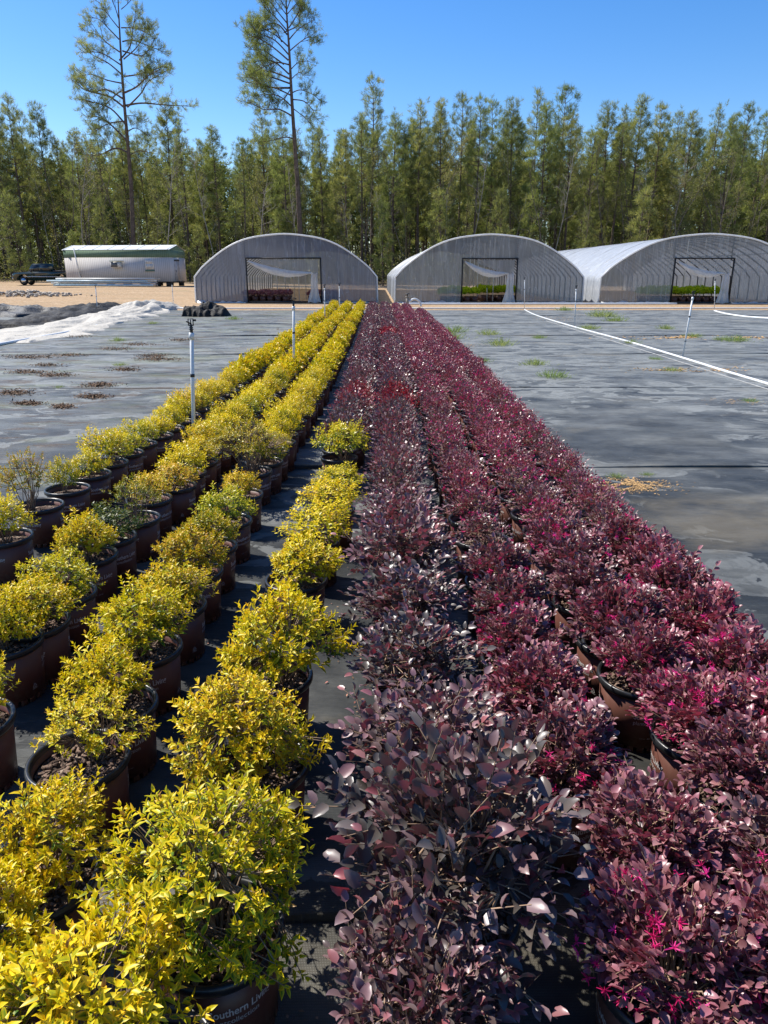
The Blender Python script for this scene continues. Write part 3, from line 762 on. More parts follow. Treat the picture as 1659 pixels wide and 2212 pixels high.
def greenhouse(label, cx, hw, y0, length, door, film, dz=2.32, curtain=True, nh=24, full=True):
    base = gz(cx, y0)-.02
    root = thing('greenhouse', label, 'greenhouse', (cx, y0, base), 0., 'plastic-covered hoop greenhouses')
    A = arch_pts(hw); AX = np.array(A)
    k = int(len(A)//2)
    Hx = lambda x: float(np.interp(x, AX[:, 0]+np.linspace(0, 1e-4, len(A)), AX[:, 1]))
    # hoops
    hb = MB(); hb.tube([(x*.995, 0, z*.995) for x, z in A], .036, 5); hm = hb.mesh('hoop', MAT['steel'], True)
    for i in range(nh+1):
        h = link('hoop', hm, root); h.location = (0, .06+i*(length-.12)/nh, 0)
    for x in (-3.4*hw/5, -1.7*hw/5, 0, 1.7*hw/5, 3.4*hw/5):
        pb = MB(); pb.tube([(x, .1, Hx(x)-.07), (x, length-.1, Hx(x)-.07)], .02, 5)
        pb.build('purlin', MAT['steel'], root, True)
    # cover
    ny = nh*4+1; P = []
    for j in range(ny):
        y = j*length/(ny-1); s = 1-.010*sin(pi*(j % 4)/4)-.006*mn.noise((y*.6, cx, 3.))
        row = []
        for q, (x, z) in enumerate(A):
            d = 1+.004*mn.noise((x*1.3, y*1.1, 7.+cx))
            row.append((x*s*d, y, z*(s*d if z > 1.3 else 1)+.012))
        P.append(row)
    cb = MB(); cb.grid(np.array(P)); cb.build('roof_cover', MAT['film_roof'], root, True)
    # loose bead along the front arch
    eb = MB(); eb.tube([(x*1.003, -.03, z*1.003+.02) for x, z in A], .045, 5); eb.build('arch_edge', MAT['film_white'], root, True)
    # end walls
    def wall(x0, x1, zf0, zf1, yy, seed):
        nx = max(6, int((x1-x0)*14)); nz = 22; G = []
        for a in range(nz):
            row = []
            for i in range(nx):
                x = x0+(x1-x0)*i/(nx-1); zt = zf1(x); zb = zf0(x); z = zb+(zt-zb)*a/(nz-1)
                u = a/(nz-1)
                fold = .16*mn.noise((x*1.3+u*.9, u*.8, seed))+.025*mn.noise((x*3+u*.9, u*1.2, seed+4))
                fold *= (1-.75*u)*(1 if zb < .2 else .35)
                row.append((x, yy-abs(fold)*1.0, z))
            G.append(row)
        return np.array(G)
    dl, dr = door
    for G_ in (wall(-hw*.995, dl, lambda x: .0, Hx, 0, 1.+cx), wall(dr, hw*.995, lambda x: .0, Hx, 0, 5.+cx), wall(dl, dr, lambda x: dz, Hx, 0, 9.+cx)):
        fb = MB(); fb.grid(G_); fb.build('front_film', film, root, True)
    bb = MB(); bb.grid(wall(-hw*.99, hw*.99, lambda x: .0, Hx, length, 11.+cx)); bb.build('back_film', MAT['film_front'], root, True)
    # door frame and wall posts
    f = MB()
    f.box((dl, -.05, dz/2), (.07, .07, dz)); f.box((dr, -.05, dz/2), (.07, .07, dz)); f.box(((dl+dr)/2, -.052, dz+.03), (dr-dl+.07, .075, .07))
    f.build('door_frame', MAT['dark_frame'], root)
    for x in (dl-.06, dr-.12):
        s = MB(); s.box((x, .05, (Hx(x)+dz)/2), (.06, .05, Hx(x)-dz-.1)); s.build('wall_post', MAT['steel'], root)
    for c_, d_ in ((((dl+dr)/2, .02, .05), (dr-dl-.08, .05, .10)), ((-hw/2+dl/2, .02, .05), (hw+dl-.1, .045, .09)), ((hw/2+dr/2, .02, .05), (hw-dr-.1, .045, .09))):
        sb = MB(); sb.box(c_, d_); sb.build('baseboard', MAT['dark_frame'], root)
    # inner support poles
    for yy in (1.4, 4.2, 7.5):
        for x in (dl*.35, dr*.25):
            ip = MB(); ip.tube([(x+yy*.05, yy, 0), (x+yy*.05, yy, Hx(x)-.1)], .022, 5); ip.build('inner_pole', MAT['pvc'], root)
    if curtain:
        W = dr-dl; nx, nz = 40, 9; G = []
        for a in range(nz):                        # film gathered under the lintel, sagging to the right
            row = []
            for i in range(nx):
                u = i/(nx-1); v = a/(nz-1)
                x = dl+.12+(W-.62)*u
                top = dz-.08-.62*u-.12*sin(pi*u); th = .10+.30*sin(pi*min(1, u*1.05))**.8
                row.append((x, -.10-.08*sin(pi*v)-.03*mn.noise((u*7, v*3, cx)), top-th*v+.02*mn.noise((u*9, v*2, cx+3))))
            G.append(row)
        c = MB(); c.grid(np.array(G))
        G = []
        for a in range(26):                        # the part that hangs down at the right jamb
            v = a/25; row = []
            xr = dr-.10; wd = .34+.12*v+.75*max(0, v-.55)**1.2
            xl = dr-.52-.05*sin(v*3)-.30*max(0, v-.55)
            for i in range(22):
                u = i/21; x = xl-.25*max(0, v-.6)+wd*u
                row.append((min(x, dr-.03), -.12-.09*mn.noise((u*6, v*2.2, cx+8))-.05*sin(u*14), (dz-.78)*(1-v)+.03+.02*sin(u*9)))
            G.append(row)
        c.grid(np.array(G)); c.build('torn_curtain', MAT['film_white'], root, True)
        # thin clear flap stretched from lintel corner to curtain
        G = []
        for a in range(10):
            v = a/9; row = []
            for i in range(16):
                u = i/15; x = dl+.8+(W-.95)*u
                top = dz-.03; bot = dz-.22-.6*min(1, u*1.15)
                row.append((x, -.06-.03*mn.noise((u*8, v*2, cx+1)), top+(bot-top)*v))
            G.append(row)
        c = MB(); c.grid(np.array(G)); c.build('clear_flap', MAT['film_front'], root, True)
    # crumpled skirt of film along the foot
    for (a0, a1, hgt) in ((-hw+.1, dl-.1, .16), (dr+.1, hw-.05, .12)):
        sk = MB(); nx = int((a1-a0)*16); G = []
        for v in range(6):
            G.append([(a0+(a1-a0)*i/nx, -.07-.34*v/5*(.5+.5*abs(mn.noise((i*.12, v*.3, cx)))*2), max(.005, hgt*sin(pi*(v+.4)/5.6)*(.2+1.2*abs(mn.noise((i*.16, v*.5, cx+2)))))) for i in range(nx+1)])
        sk.grid(np.array(G)); sk.build('film_skirt', MAT['film_white'], root, False)
    return root
GY = 42.0
gx = lambda v, Y=GY: at(v, 650, Y)[0]
G1c = (gx(424)+gx(815))/2; G1w = (gx(815)-gx(424))/2
G2c = (gx(853)+gx(1257))/2; G2w = (gx(1257)-gx(853))/2
greenhouse('grey film greenhouse on the left with purple shrubs behind its torn doorway', G1c, G1w, GY, 31, (-2.14, 1.93), MAT['film_grey'])
greenhouse('middle greenhouse with a torn curtain and lime green shrubs left of it', G2c, G2w, GY, 31, (-1.52, 1.49), MAT['film_front'])
G3c = gx(1516, 41.3); greenhouse('wide right-hand greenhouse with a bright ribbed roof and slanting doorway', G3c, 5.7, 41.3, 31, (-1.75, 1.45), MAT['film_front'])
greenhouse('greenhouse at the right edge, only a sliver of its roof in view', G3c+12.4, 5.5, 42.5, 31, (-1.6, 1.5), MAT['film_front'], curtain=False, nh=16)

LIME = []
for s in range(4):
    P, Nn, rad = dome_points(420, .19, .13, .32, -.1, .6, .15, 700+s)
    b = MB(); rr = np.random.default_rng(700+s)
    for k in range(2): leaves(b, P, unit(Nn+np.array([0, 0, .6])+rr.normal(size=P.shape)*.7), rr.normal(size=P.shape), .04, .03, LEAF_LO, rr.uniform(0, 1, len(P)), 1-rad)
    LIME.append(b.mesh('foliage', MAT['lime']))
def inside_pots(cx, y0, xs, rows, lib, name, label, cat, group, tint=(.6, 0, 0), step=.44):
    for r in range(rows):
        for i in range(int((xs[1]-xs[0])/step)):
            x = cx+xs[0]+step*(i+.5)+rnd.gauss(0, .02); y = y0+r*.46+rnd.gauss(0, .02)
            t = thing(name, label, cat, (x, y, gz(x, y)-.015), 0, group); t.scale = (1.42,)*3
            link('pot', POT_LO, t); f = link('foliage', rnd.choice(lib), t); f.rotation_euler = (0, 0, U(0, 6.28)); k_ = 1.45 if lib is LIME else 1.; f.scale = (1.1, 1.1, U(.9, 1.1)*k_); f.location = (0, 0, .2*(1-k_)); f.color = (*tint, 1)
inside_pots(G1c, GY+1.0, (-2.6, .15), 5, [p[1] for p in PURP[2]], 'greenhouse_purple_shrub', 'purple potted shrub standing in the doorway block of the left greenhouse', 'potted shrub', 'purple shrubs inside the left greenhouse')
inside_pots(G1c, GY+1.6, (1.0, 3.0), 3, [p[1] for p in PURP[2]], 'greenhouse_purple_shrub', 'purple potted shrub behind the hanging curtain of the left greenhouse', 'potted shrub', 'purple shrubs behind the curtain of the left greenhouse')
inside_pots(G2c, GY+1.0, (-2.6, -.1), 3, LIME, 'lime_potted_shrub', 'lime green potted shrub left of the aisle in the middle greenhouse', 'potted shrub', 'lime shrubs left of the aisle in the middle greenhouse')
inside_pots(G2c, GY+2.8, (-.1, 2.4), 5, LIME, 'lime_potted_shrub', 'lime green potted shrub behind the aisle in the middle greenhouse', 'potted shrub', 'lime shrubs in the back block of the middle greenhouse')
inside_pots(G3c, 41.3+1.2, (-2.6, 1.9), 5, LIME, 'lime_potted_shrub', 'lime green potted shrub in the doorway of the wide right-hand greenhouse', 'potted shrub', 'lime shrubs inside the right-hand greenhouse')

# ------------------------------------------------------------------ PVC pipes
def pipe(pts, r, label, name='pvc_pipe', m='pvc'):
    b = MB(); b.tube(pts, r, 8); o = b.build(name, MAT[m], None, True); return tag(o, label, 'pipe')
def curve(pts, n=8):
    out = []
    for i in range(len(pts)-1):
        p0 = pts[max(i-1, 0)]; p1 = pts[i]; p2 = pts[i+1]; p3 = pts[min(i+2, len(pts)-1)]
        for j in range(n):
            u = j/n; out.append(tuple(.5*((2*p1[k])+(-p0[k]+p2[k])*u+(2*p0[k]-5*p1[k]+4*p2[k]-p3[k])*u*u+(-p0[k]+3*p1[k]-3*p2[k]+p3[k])*u**3) for k in range(len(p1))))
    out.append(pts[-1]); return out
pipe([(x, 34.55+.05*sin(x*.5), .045) for x in np.linspace(-9.3, 32, 60)], .032, 'long white water pipe lying across the far end of the fabric')
pipe([(x, 39.2+.04*sin(x), .06) for x in np.linspace(G2c-4.9, G3c-2.2, 30)], .05, 'white pipe lying close in front of the middle greenhouse')
def gpath(pts, z): return [(*gp(x, y), z) for x, y in pts]
pipe(curve(gpath([(1133, 670), (1160, 683), (1241, 708), (1350, 738), (1475, 776), (1560, 803), (1659, 833), (1760, 866)], .024)), .023, 'white irrigation pipe running diagonally over the right-hand fabric')
pipe(curve(gpath([(1180, 694), (1241, 713), (1350, 746), (1475, 785), (1560, 812), (1659, 843), (1760, 874)], .012)), .009, 'thin grey hose lying just below the diagonal white pipe', 'hose', 'hose')
pipe(curve(gpath([(1543, 673), (1565, 679), (1610, 686), (1700, 693), (1800, 702)], .035)), .036, 'short white pipe branching off at the right edge of the fabric')
pipe(curve(gpath([(378, 667), (345, 676), (270, 690), (180, 713), (100, 729), (0, 747), (-120, 775)], .035)), .036, 'white pipe curving along the left edge of the fabric')

def proj(X, Y, Z):
    x = X*cos(YAW)-Y*sin(YAW); y = X*sin(YAW)+Y*cos(YAW); d = CAMH-Z
    return CY+FV*(d*cos(PITCH)-y*sin(PITCH))/(y*cos(PITCH)+d*sin(PITCH))
def riser(Y, xt, yt, xb, label, hs=1., r=.0165, bands=True, X=None):
    xtop, ztop = at(xt, yt, Y); xbot = at(xb, proj(xtop, Y, gz(xtop, Y)), Y)[0]
    z0 = gz(xbot, Y)-.01
    root = thing('sprinkler_riser', label, 'sprinkler', (xbot, Y, z0), 0, 'sprinklers on white standpipes')
    H = ztop-z0; dx = xtop-xbot
    def P(u): return (dx*u, 0, H*u)
    hh = .115*hs/H; u1 = 1-hh
    b = MB(); b.tube([P(0), P(.5), P(u1)], r, 12); b.build('pole', MAT['pvc'], root, True)
    b = MB()
    b.tube([P(u1*.70-.022), P(u1*.70+.0)], r*1.14, 12)
    b.tube([P(u1*.30-.015), P(u1*.30+.0)], r*1.14, 12); b.build('coupling', MAT['black'], root, True)
    b = MB(); b.tube([P(u1-.045), P(u1)], r*1.35, 12); b.build('adapter', MAT['pvc'], root, True)
    hd = MB(); t = np.array(P(u1)); s = hs
    hd.lathe([(.013*s, 0), (.013*s, .022*s), (.018*s, .024*s), (.018*s, .03*s), (.011*s, .034*s), (.016*s, .040*s), (.016*s, .046*s), (.010*s, .05*s), (.014*s, .058*s), (.012*s, .066*s), (.002, .068*s)], 12, t)
    hd.box(t+np.array([-.020*s, 0, .085*s]), (.006*s, .012*s, .055*s)); hd.box(t+np.array([.020*s, 0, .085*s]), (.006*s, .012*s, .055*s))
    hd.box(t+np.array([0, 0, .060*s]), (.046*s, .014*s, .008*s)); hd.box(t+np.array([0, 0, .112*s]), (.046*s, .012*s, .006*s))
    hd.tube([t+np.array([0, 0, .066*s]), t+np.array([0, 0, .105*s])], .0045*s, 6)
    hd.tube([t+np.array([.004, 0, .070*s]), t+np.array([-.035*s, -.012*s, .094*s])], .007*s, 6)
    hd.box(t+np.array([.030*s, .004, .100*s]), (.03*s, .004, .016*s))
    hd.build('sprinkler_head', MAT['black'], root)
    return root
riser(6.25, 413, 688, 420, 'tall near white sprinkler pole rising out of the yellow rows')
riser(10.6, 634, 643, 635, 'second white sprinkler pole among the yellow shrubs, right of the nearest')
riser(22.7, 701, 614, 702, 'white sprinkler pole in front of the curtain of the left greenhouse')
riser(25.6, 733, 611, 734, 'white sprinkler pole just right of the left greenhouse curtain')
riser(34.4, 1133, 599, 1133, 'white sprinkler pole where the diagonal pipe leaves the long pipe')
riser(23.2, 1245, 616, 1241, 'slightly tilted sprinkler pole halfway along the diagonal pipe')
riser(14.45, 1499, 628, 1474, 'strongly leaning white sprinkler pole on the diagonal pipe')
riser(34.0, 1545, 602, 1543, 'white sprinkler pole right of the right-hand greenhouse curtain')
riser(30.1, 206, 615, 211, 'leaning sprinkler pole standing behind the crumpled white sheet')
riser(36.5, 371, 610, 375, 'sprinkler pole at the far tip of the crumpled white sheet')
riser(43.2, 455+167, 617, 623, 'small sprinkler pole inside the doorway of the left greenhouse')
riser(43.8, 1052, 618, 1052, 'small sprinkler pole among lime shrubs in the middle greenhouse')
riser(43.4, 1479, 626, 1477, 'small sprinkler pole among lime shrubs in the right-hand greenhouse')
t = thing('standpipe_valve', 'short grey water valve standing at the far end of the purple rows', 'valve', (*gp(877, 658)[:1], 38.0, 0))
b = MB(); b.tube([(0, 0, 0), (0, 0, .42)], .075, 12); b.tube([(0, 0, .42), (0, 0, .47)], .10, 12); b.build('valve_body', MAT['board'], t, True)
b = MB(); b.tube([(0, 0, .47), (0, 0, .62)], .03, 8); b.tube([(-.12, 0, .6), (.12, 0, .6)], .02, 8); b.build('valve_handle', MAT['black'], t, True)
b = MB(); b.tube(curve([(.07, 0, .2), (.35, 0, .34), (.62, 0, .2), (.68, 0, 0)]), .055, 8); b.build('elbow_pipe', MAT['pvc'], t, True)

# ------------------------------------------------------------------ crumpled sheets and heaps
def sheet_mat(name, c, rough, spec, bm=.8):
    m, t, b = mat(name, rough, spec)
    n = noise(t, 2.2, 6, .65, coords(t)); 
    d = ramp(t, noise(t, .7, 5, .6, coords(t, loc=(3, 3, 3))), [(.5, 0.), (.7, 1.)])
    cc = mix(t, mth(t, 'MULTIPLY', d, .4), c, tuple(x*.55+y for x, y in zip(c, (.04, .03, .01))))
    t.links.new(cc, b.inputs['Base Color']); bump(t, b, n, bm, .12); return m
MAT['white_sheet'] = sheet_mat('crumpled_white_plastic', (.46, .43, .37), .7, .2, .9)
MAT['black_sheet'] = sheet_mat('crumpled_black_fabric', (.012, .012, .013), .7, .25)
MAT['blue_sheet'] = sheet_mat('dark_blue_tarp', (.022, .027, .036), .6, .35)
def crumple(name, m, label, cat, path, widths, heights, seed, amp=.5, freq=1., nu=120, nv=30, kind=None, iso=False):
    """a draped heap along a path on the ground: real surface, closed down to the ground on both sides"""
    pts = curve([(*p, w_, h_) for p, w_, h_ in zip(path, widths, heights)], max(2, nu//max(1, len(path)-1)))
    G = []
    for i, (x, y, w_, h_) in enumerate(pts):
        x2, y2 = pts[min(i+1, len(pts)-1)][:2]; x1, y1 = pts[max(i-1, 0)][:2]
        tx, ty = x2-x1, y2-y1; L = hypot(tx, ty)+1e-9; px, py = -ty/L, tx/L
        endf = min(1, i/6, (len(pts)-1-i)/6); row = []
        for j in range(nv+1):
            v = j/nv*2-1; e = (1-v*v)
            edge = 1+.35*mn.noise((i*.13*freq, v*1.5, seed+20))
            qx, qy = x+px*v*w_*edge, y+py*v*w_*edge
            r1 = 1-abs(mn.noise((i*.026*freq+v*.5, v*2.0*w_**.5, seed)))*2.2; r2 = .8-1.6*abs(mn.noise((i*.06*freq, v*3.6*w_**.5+i*.015, seed+9)))
            if iso: r1 = 1-abs(mn.noise((qx*1.5*freq, qy*1.5*freq, seed)))*2.0; r2 = .8-abs(mn.noise((qx*3.4*freq, qy*3.4*freq, seed+9)))*1.6
            z = h_*(e**.6)*(max(0, .35+amp*r1)+.35*r2)*endf
            z += .012*h_*mn.noise((qx*9*freq, qy*9*freq, seed))*e
            row.append((qx+.12*h_*mn.noise((qx*2, qy*2, seed+3)), qy+.12*h_*mn.noise((qx*2, qy*2, seed+5)), gz(qx, qy)-.012+max(z, -.005)))
        G.append(row)
    b = MB(); b.grid(np.array(G)); o = b.build(name, m, None, True); tag(o, label, cat, None, kind); return o
WS = [gp(-60, 742), gp(60, 722), gp(150, 707), gp(215, 693), gp(270, 682), gp(310, 672), gp(345, 667), gp(372, 664)]
crumple('plastic_sheet', MAT['white_sheet'], 'long crumpled white plastic sheet along the left edge of the fabric', 'plastic sheet', WS, [1.5, 1.5, 1.2, 1.2, 1.3, 1.2, .9, .5], [.14, .16, .18, .26, .26, .50, .40, .12], 4, .4, .7, 260, 50)
BS = [gp(-60, 712), gp(40, 704), gp(110, 695), gp(180, 681), gp(230, 671), gp(262, 667)]
crumple('black_netting', MAT['black_sheet'], 'thin crumpled black netting lying behind the white plastic sheet', 'netting', BS, [.8, 1., 1.3, 1.2, 1.1, .6], [.2, .2, .25, .4, .35, .2], 14, .5, 1.4, 160, 26)
crumple('tarp_heap', MAT['blue_sheet'], 'large dark tarp draped over the gravel mound at the left edge', 'tarp', [(-17.2, 29.5), (-15.2, 29.8), (-13.6, 30.), (-12.6, 30.2), (-11.7, 30.3)], [1.6, 1.7, 1.5, 1.1, .5], [.5, .6, .5, .35, .15], 24, .22, .5, 140, 36)
hx, hy = gp(443, 684)
crumple('black_heap', MAT['black_sheet'], 'heap of crumpled black fabric beside the far corner of the fabric', 'fabric heap', [(hx-.95, hy+.35), (hx-.4, hy+.4), (hx+.1, hy+.4), (hx+.9, hy+.3)], [.35, .65, .7, .35], [.36, .58, .60, .3], 33, .35, 1.0, 80, 44, iso=True)
# rubble
def rubble(cx, cy, n, sx, sy, label):
    b = MB(); rr = np.random.default_rng(int(abs(cx)*10))
    for i in range(n):
        s = rr.uniform(.05, .2); m_ = MB(); m_.box((0, 0, 0), (s*rr.uniform(.8, 1.5), s, s*rr.uniform(.5, .9)), 0, .75)
        R3 = np.array(Matrix.Rotation(rr.uniform(0, 6), 3, 'Z')@Matrix.Rotation(rr.normal()*.5, 3, 'X'))
        x, y = cx+rr.normal()*sx, cy+rr.normal()*sy
        q = math.exp(-((x-cx)/sx)**2/2-((y-cy)/sy)**2/2)
        b.add(m_.V[0]@R3.T+np.array([x, y, gz(x, y)+s*.2+.28*q*rr.uniform(.2, 1)]), m_.F)
    o = b.build('rubble', simple('broken_stone', (.42, .36, .29), .95, .2, .35, 6)); tag(o, label, 'rubble', None, 'stuff')
rubble(-23.5, 50, 420, 1.5, .8, 'low heap of broken stone on the gravel left')

# clay spills on the fabric
clay = simple('orange_clay', (.46, .29, .13), .95, .15, .35, 9, .8)
def spill(vx_, vy_, sx, sy, seed, n=700, gap=.5):
    x, y = gp(vx_, vy_); rr = np.random.default_rng(seed)
    P = rr.normal(size=(n*3, 2))*np.array([sx, sy])*.5
    k = np.array([mn.noise((p[0]/sx*2.2, p[1]/sy*2.2, seed*3.)) for p in P]); P = P[k > -gap*.25][:n]; m = len(P)
    Q = np.concatenate([P+np.array([x, y]), np.full((m, 1), .009)+rr.uniform(0, .006, (m, 1))], 1); b = MB()
    L = rr.uniform(.006, .03, m)*max(.8, sx*1.8)
    leaves(b, Q, unit(np.concatenate([rr.normal(size=(m, 2)), rr.normal(size=(m, 1))*.10], 1)), np.tile([0, 0, 1.], (m, 1))+rr.normal(size=(m, 3))*.15, L, L*.8, LEAF_LO, 0, 0)
    o = b.build('clay_spill', clay, None, False); tag(o, kind='structure')
spill(1358, 1050, .30, .18, 1, 1500); spill(1000, 746, .5, .6, 2, 500); spill(1500, 730, 2.2, .5, 3, 380, -.2); spill(1480, 800, 1.1, .3, 4, 420, 0.); spill(1195, 688, .8, 1.6, 5, 420); spill(1600, 868, .5, .3, 6, 160, 0.)

# weeds
MAT['brush'] = needle_mat('brush_leaf', (.12, .105, .06), (.25, .225, .11), (.36, .36, .15), .4)
MAT['weed'] = needle_mat('weed_leaf', (.15, .20, .06), (.27, .34, .10), (.42, .46, .22), .35)
def weed_mesh(seed, n=150, feathery=True):
    rr = np.random.default_rng(seed); b = MB()
    r = rr.normal(size=(n, 2))*.10; P = np.concatenate([r, np.zeros((n, 1))], 1)
    d = unit(np.concatenate([r*5+rr.normal(size=(n, 2))*.4, np.ones((n, 1))*.9], 1))
    L = rr.uniform(.05, .2, n)*(1-.3*np.hypot(*r.T)/.1*.3)
    leaves(b, P, d, rr.normal(size=P.shape), L, .006, BLADE, rr.uniform(0, 1, n), 0)
    for k in range(3):
        leaves(b, P+d*(L*(.35+.22*k))[:, None], unit(d*.6+rr.normal(size=P.shape)*.7), rr.normal(size=P.shape), .028, .009, LEAF_LO, rr.uniform(0, 1, n), 0)
    return b.mesh('foliage', MAT['weed'])
WM = [weed_mesh(s) for s in range(4)]
for k, (x, y, s, lab) in enumerate([(976, 718, 1.8, 'feathery weed clump touching the outer purple row near its far end'), (972, 733, 1.6, 'low weed clump below the feathery one beside the purple row'), (1055, 723, 1.3, 'upright green weed clump alone right of the purple rows'),
        (1082, 746, 1.5, 'spreading weed clump below the upright one on the fabric'), (1163, 731, .8, 'tiny weed tuft left of the diagonal pipe'), (1219, 671, 1.5, 'flat weed patch next to the long white pipe'), (1300, 684, 2.4, 'largest weed clump on the far right fabric'), (1330, 694, 1.6, 'weed clump just right of the largest clump'),
        (1270, 711, 1.3, 'thin weeds growing against the diagonal pipe'), (1154, 789, 1.0, 'pale feathery weed in the middle of the right-hand fabric'), (1195, 815, 1.05, 'wide pale weed below the feathery middle one'), (1036, 782, .9, 'thin weed growing at the foot of the purple shrubs'),
        (1497, 728, 1.0, 'feathery weed right behind the leaning sprinkler pole'), (1589, 738, 1.35, 'wiry grey-green weed near the right edge'), (1560, 735, .9, 'small wiry weed left of the wiry grey-green one'), (1416, 777, .55, 'leafy small weed left of the leaning sprinkler pole'),
        (1453, 802, .65, 'bright leafy weed below the diagonal pipe'), (1437, 711, 1.1, 'thin weed above the diagonal pipe'), (1330, 1032, .30, 'small weed tuft on the orange clay patch'), (1398, 1027, .22, 'tiny bright weed right of the clay patch'), (1620, 868, .4, 'weed tuft at the right edge beyond the thin hose'), (1365, 742, .8, 'pale thin weed between diagonal pipe and clay'),
        (128, 838, .3, 'tiny green weed on the left fabric'), (260, 790, .5, 'low yellowish weed in the litter of the left fabric'), (330, 700, .8, 'weed next to the far tip of the white sheet'), (255, 737, .8, 'green weed near the curved white pipe'), (505, 690, 1.1, 'thin green weeds right of the black heap')]):
    px, py = gp(x, y); o = link('weed_clump', WM[k % 4]); o.location = (px, py, .004); s *= .82; o.scale = (s*1.25, s*1.1, s*1.0); o.rotation_euler = (0, 0, U(0, 6.28)); tag(o, lab, 'weed', 'weeds growing through the fabric')
# fallen leaves and bits between the pots
b = MB(); n = 900; rr = np.random.default_rng(77)
P = np.stack([rr.uniform(-2.2, 1.6, n), 1.0+7*rr.uniform(0, 1, n)**1.5, np.full(n, .013)], -1)
P[:, 0] = np.where(rr.uniform(size=n) < .55, rr.normal(-.02, .13, n), P[:, 0])
leaves(b, P, unit(np.concatenate([rr.normal(size=(n, 2)), rr.normal(size=(n, 1))*.12], 1)), np.tile([0, 0, 1.], (n, 1))+rr.normal(size=(n, 3))*.2, rr.uniform(.006, .024, n), .009, LEAF_LO, rr.uniform(0, 1, n), .3)
def litter_mat():
    m, t, b_ = mat('dead_leaf', .8, .2); (r, g, bl), o_, _ = tint_nodes(t)
    t.links.new(ramp(t, r, [(0., (.05, .03, .02)), (.4, (.15, .09, .05)), (.7, (.30, .19, .12)), (1., (.42, .16, .13))]), b_.inputs['Base Color']); return m
MAT['litter'] = litter_mat()
tag(b.build('fallen_leaves', MAT['litter']), 'scattered dry leaves on the black fabric between the pots', 'leaf litter', None, 'stuff')
# brown litter streaks on the left fabric
b = MB(); rr = np.random.default_rng(78); Q = []
for (x, y, w_, h_, n) in [(60, 772, 60, 4, 320), (150, 768, 40, 3, 220), (330, 770, 30, 4, 220), (340, 777, 45, 4, 300), (120, 811, 35, 4, 200), (200, 858, 30, 5, 260), (60, 873, 28, 4, 220), (135, 880, 22, 4, 180), (215, 833, 35, 5, 260), (60, 805, 40, 4, 220), (30, 850, 40, 6, 260), (600, 712, 1, 1, 10), (390, 735, 22, 3, 160), (270, 800, 30, 4, 220), (160, 727, 40, 3, 200), (300, 745, 40, 3, 200), (250, 755, 40, 3, 200), (100, 790, 30, 3, 150)]:
    for i in range(n*2): Q.append((*gp(x+rr.normal()*w_*.55, y+rr.normal()*h_*.55), .010+abs(rr.normal())*.006))
Q = np.array(Q); n = len(Q)
leaves(b, Q, unit(np.concatenate([rr.normal(size=(n, 2)), rr.normal(size=(n, 1))*.3], 1)), np.tile([0, 0, 1.], (n, 1))+rr.normal(size=(n, 3))*.4, rr.uniform(.02, .06, n), .02, LEAF_LO, rr.uniform(0, .6, n), .3)
tag(b.build('leaf_litter', MAT['litter']), 'brown rotting leaf litter in streaks on the left fabric', 'leaf litter', None, 'stuff')

# ------------------------------------------------------------------ office trailer
def siding(name, c, sc=14.):
    m, t, b_ = mat(name, .75, .2)
    wv = N(t, 'ShaderNodeTexWave'); wv.inputs['Scale'].default_value = sc*.12; wv.bands_direction = 'X'
    t.links.new(coords(t), wv.inputs['Vector'])
    n = noise(t, 1.5, 5, .6, coords(t, (1, 1, .3)))
    cc = mix(t, 1., ramp(t, n, [(.3, tuple(x*.85 for x in c)), (.7, c)]), ramp(t, wv.outputs['Fac'], [(0., .66), (.3, 1.), (1., 1.)]), 'MULTIPLY')
    t.links.new(cc, b_.inputs['Base Color']); return m
TL, TW, TH = 10.6, 3.5, 2.15
tx, ty = at(369.5, 600, 71.6)[0], 71.6
TR = radians(-9.5)
tc = (tx-cos(TR)*TL/2-sin(TR)*TW/2, ty-sin(TR)*TL/2+cos(TR)*TW/2)
tz = gz(*tc)
T = thing('office_trailer', 'beige metal office trailer with a green band and pale roof', 'trailer', (*tc, tz), TR)
body = siding('beige_siding', (.56, .53, .50)); green = siding('green_siding', (.13, .20, .14)); MAT['beige'] = body
b = MB(); b.box((0, 0, .42+TH/2), (TL, TW, TH)); b.build('wall', body, T)
b = MB()
z0 = .42+TH; hb_ = .64
b.box((0, 0, z0+hb_/2), (TL+.04, TW+.04, hb_))
for sx in (-1, 1):
    x = sx*(TL/2+.018); v = [(x, -TW/2-.02, z0+hb_), (x, TW/2+.02, z0+hb_), (x, 0, z0+hb_+.42)]
    b.add(v, [np.array([(0, 1, 2)])])
b.build('green_fascia', green, T)
b = MB(); zt = z0+hb_
v = [(-TL/2-.1, -TW/2-.12, zt-.005), (TL/2+.1, -TW/2-.12, zt-.005), (TL/2+.1, 0, zt+.45), (-TL/2-.1, 0, zt+.45), (-TL/2-.1, TW/2+.12, zt-.005), (TL/2+.1, TW/2+.12, zt-.005)]
b.add(v, [np.array([(0, 1, 2, 3), (3, 2, 5, 4)])]); b.add(np.array(v)+[0, 0, .05], [np.array([(0, 1, 2, 3), (3, 2, 5, 4)])])
for s in np.linspace(-TL/2+.1, TL/2-.1, 8): b.tube([(s, -TW/2-.12, zt+.05), (s, 0, zt+.51), (s, TW/2+.12, zt+.05)], .03, 4)
b.build('roof', simple('pale_roof_metal', (.62, .64, .64), .4, .5, .1, 1.5), T)
w_ = MB(); wx = 3.3
w_.box((wx, -TW/2-.03, 1.98), (.85, .07, .95)); wo = w_.build('window', simple('window_frame', (.62, .60, .56), .5), T)
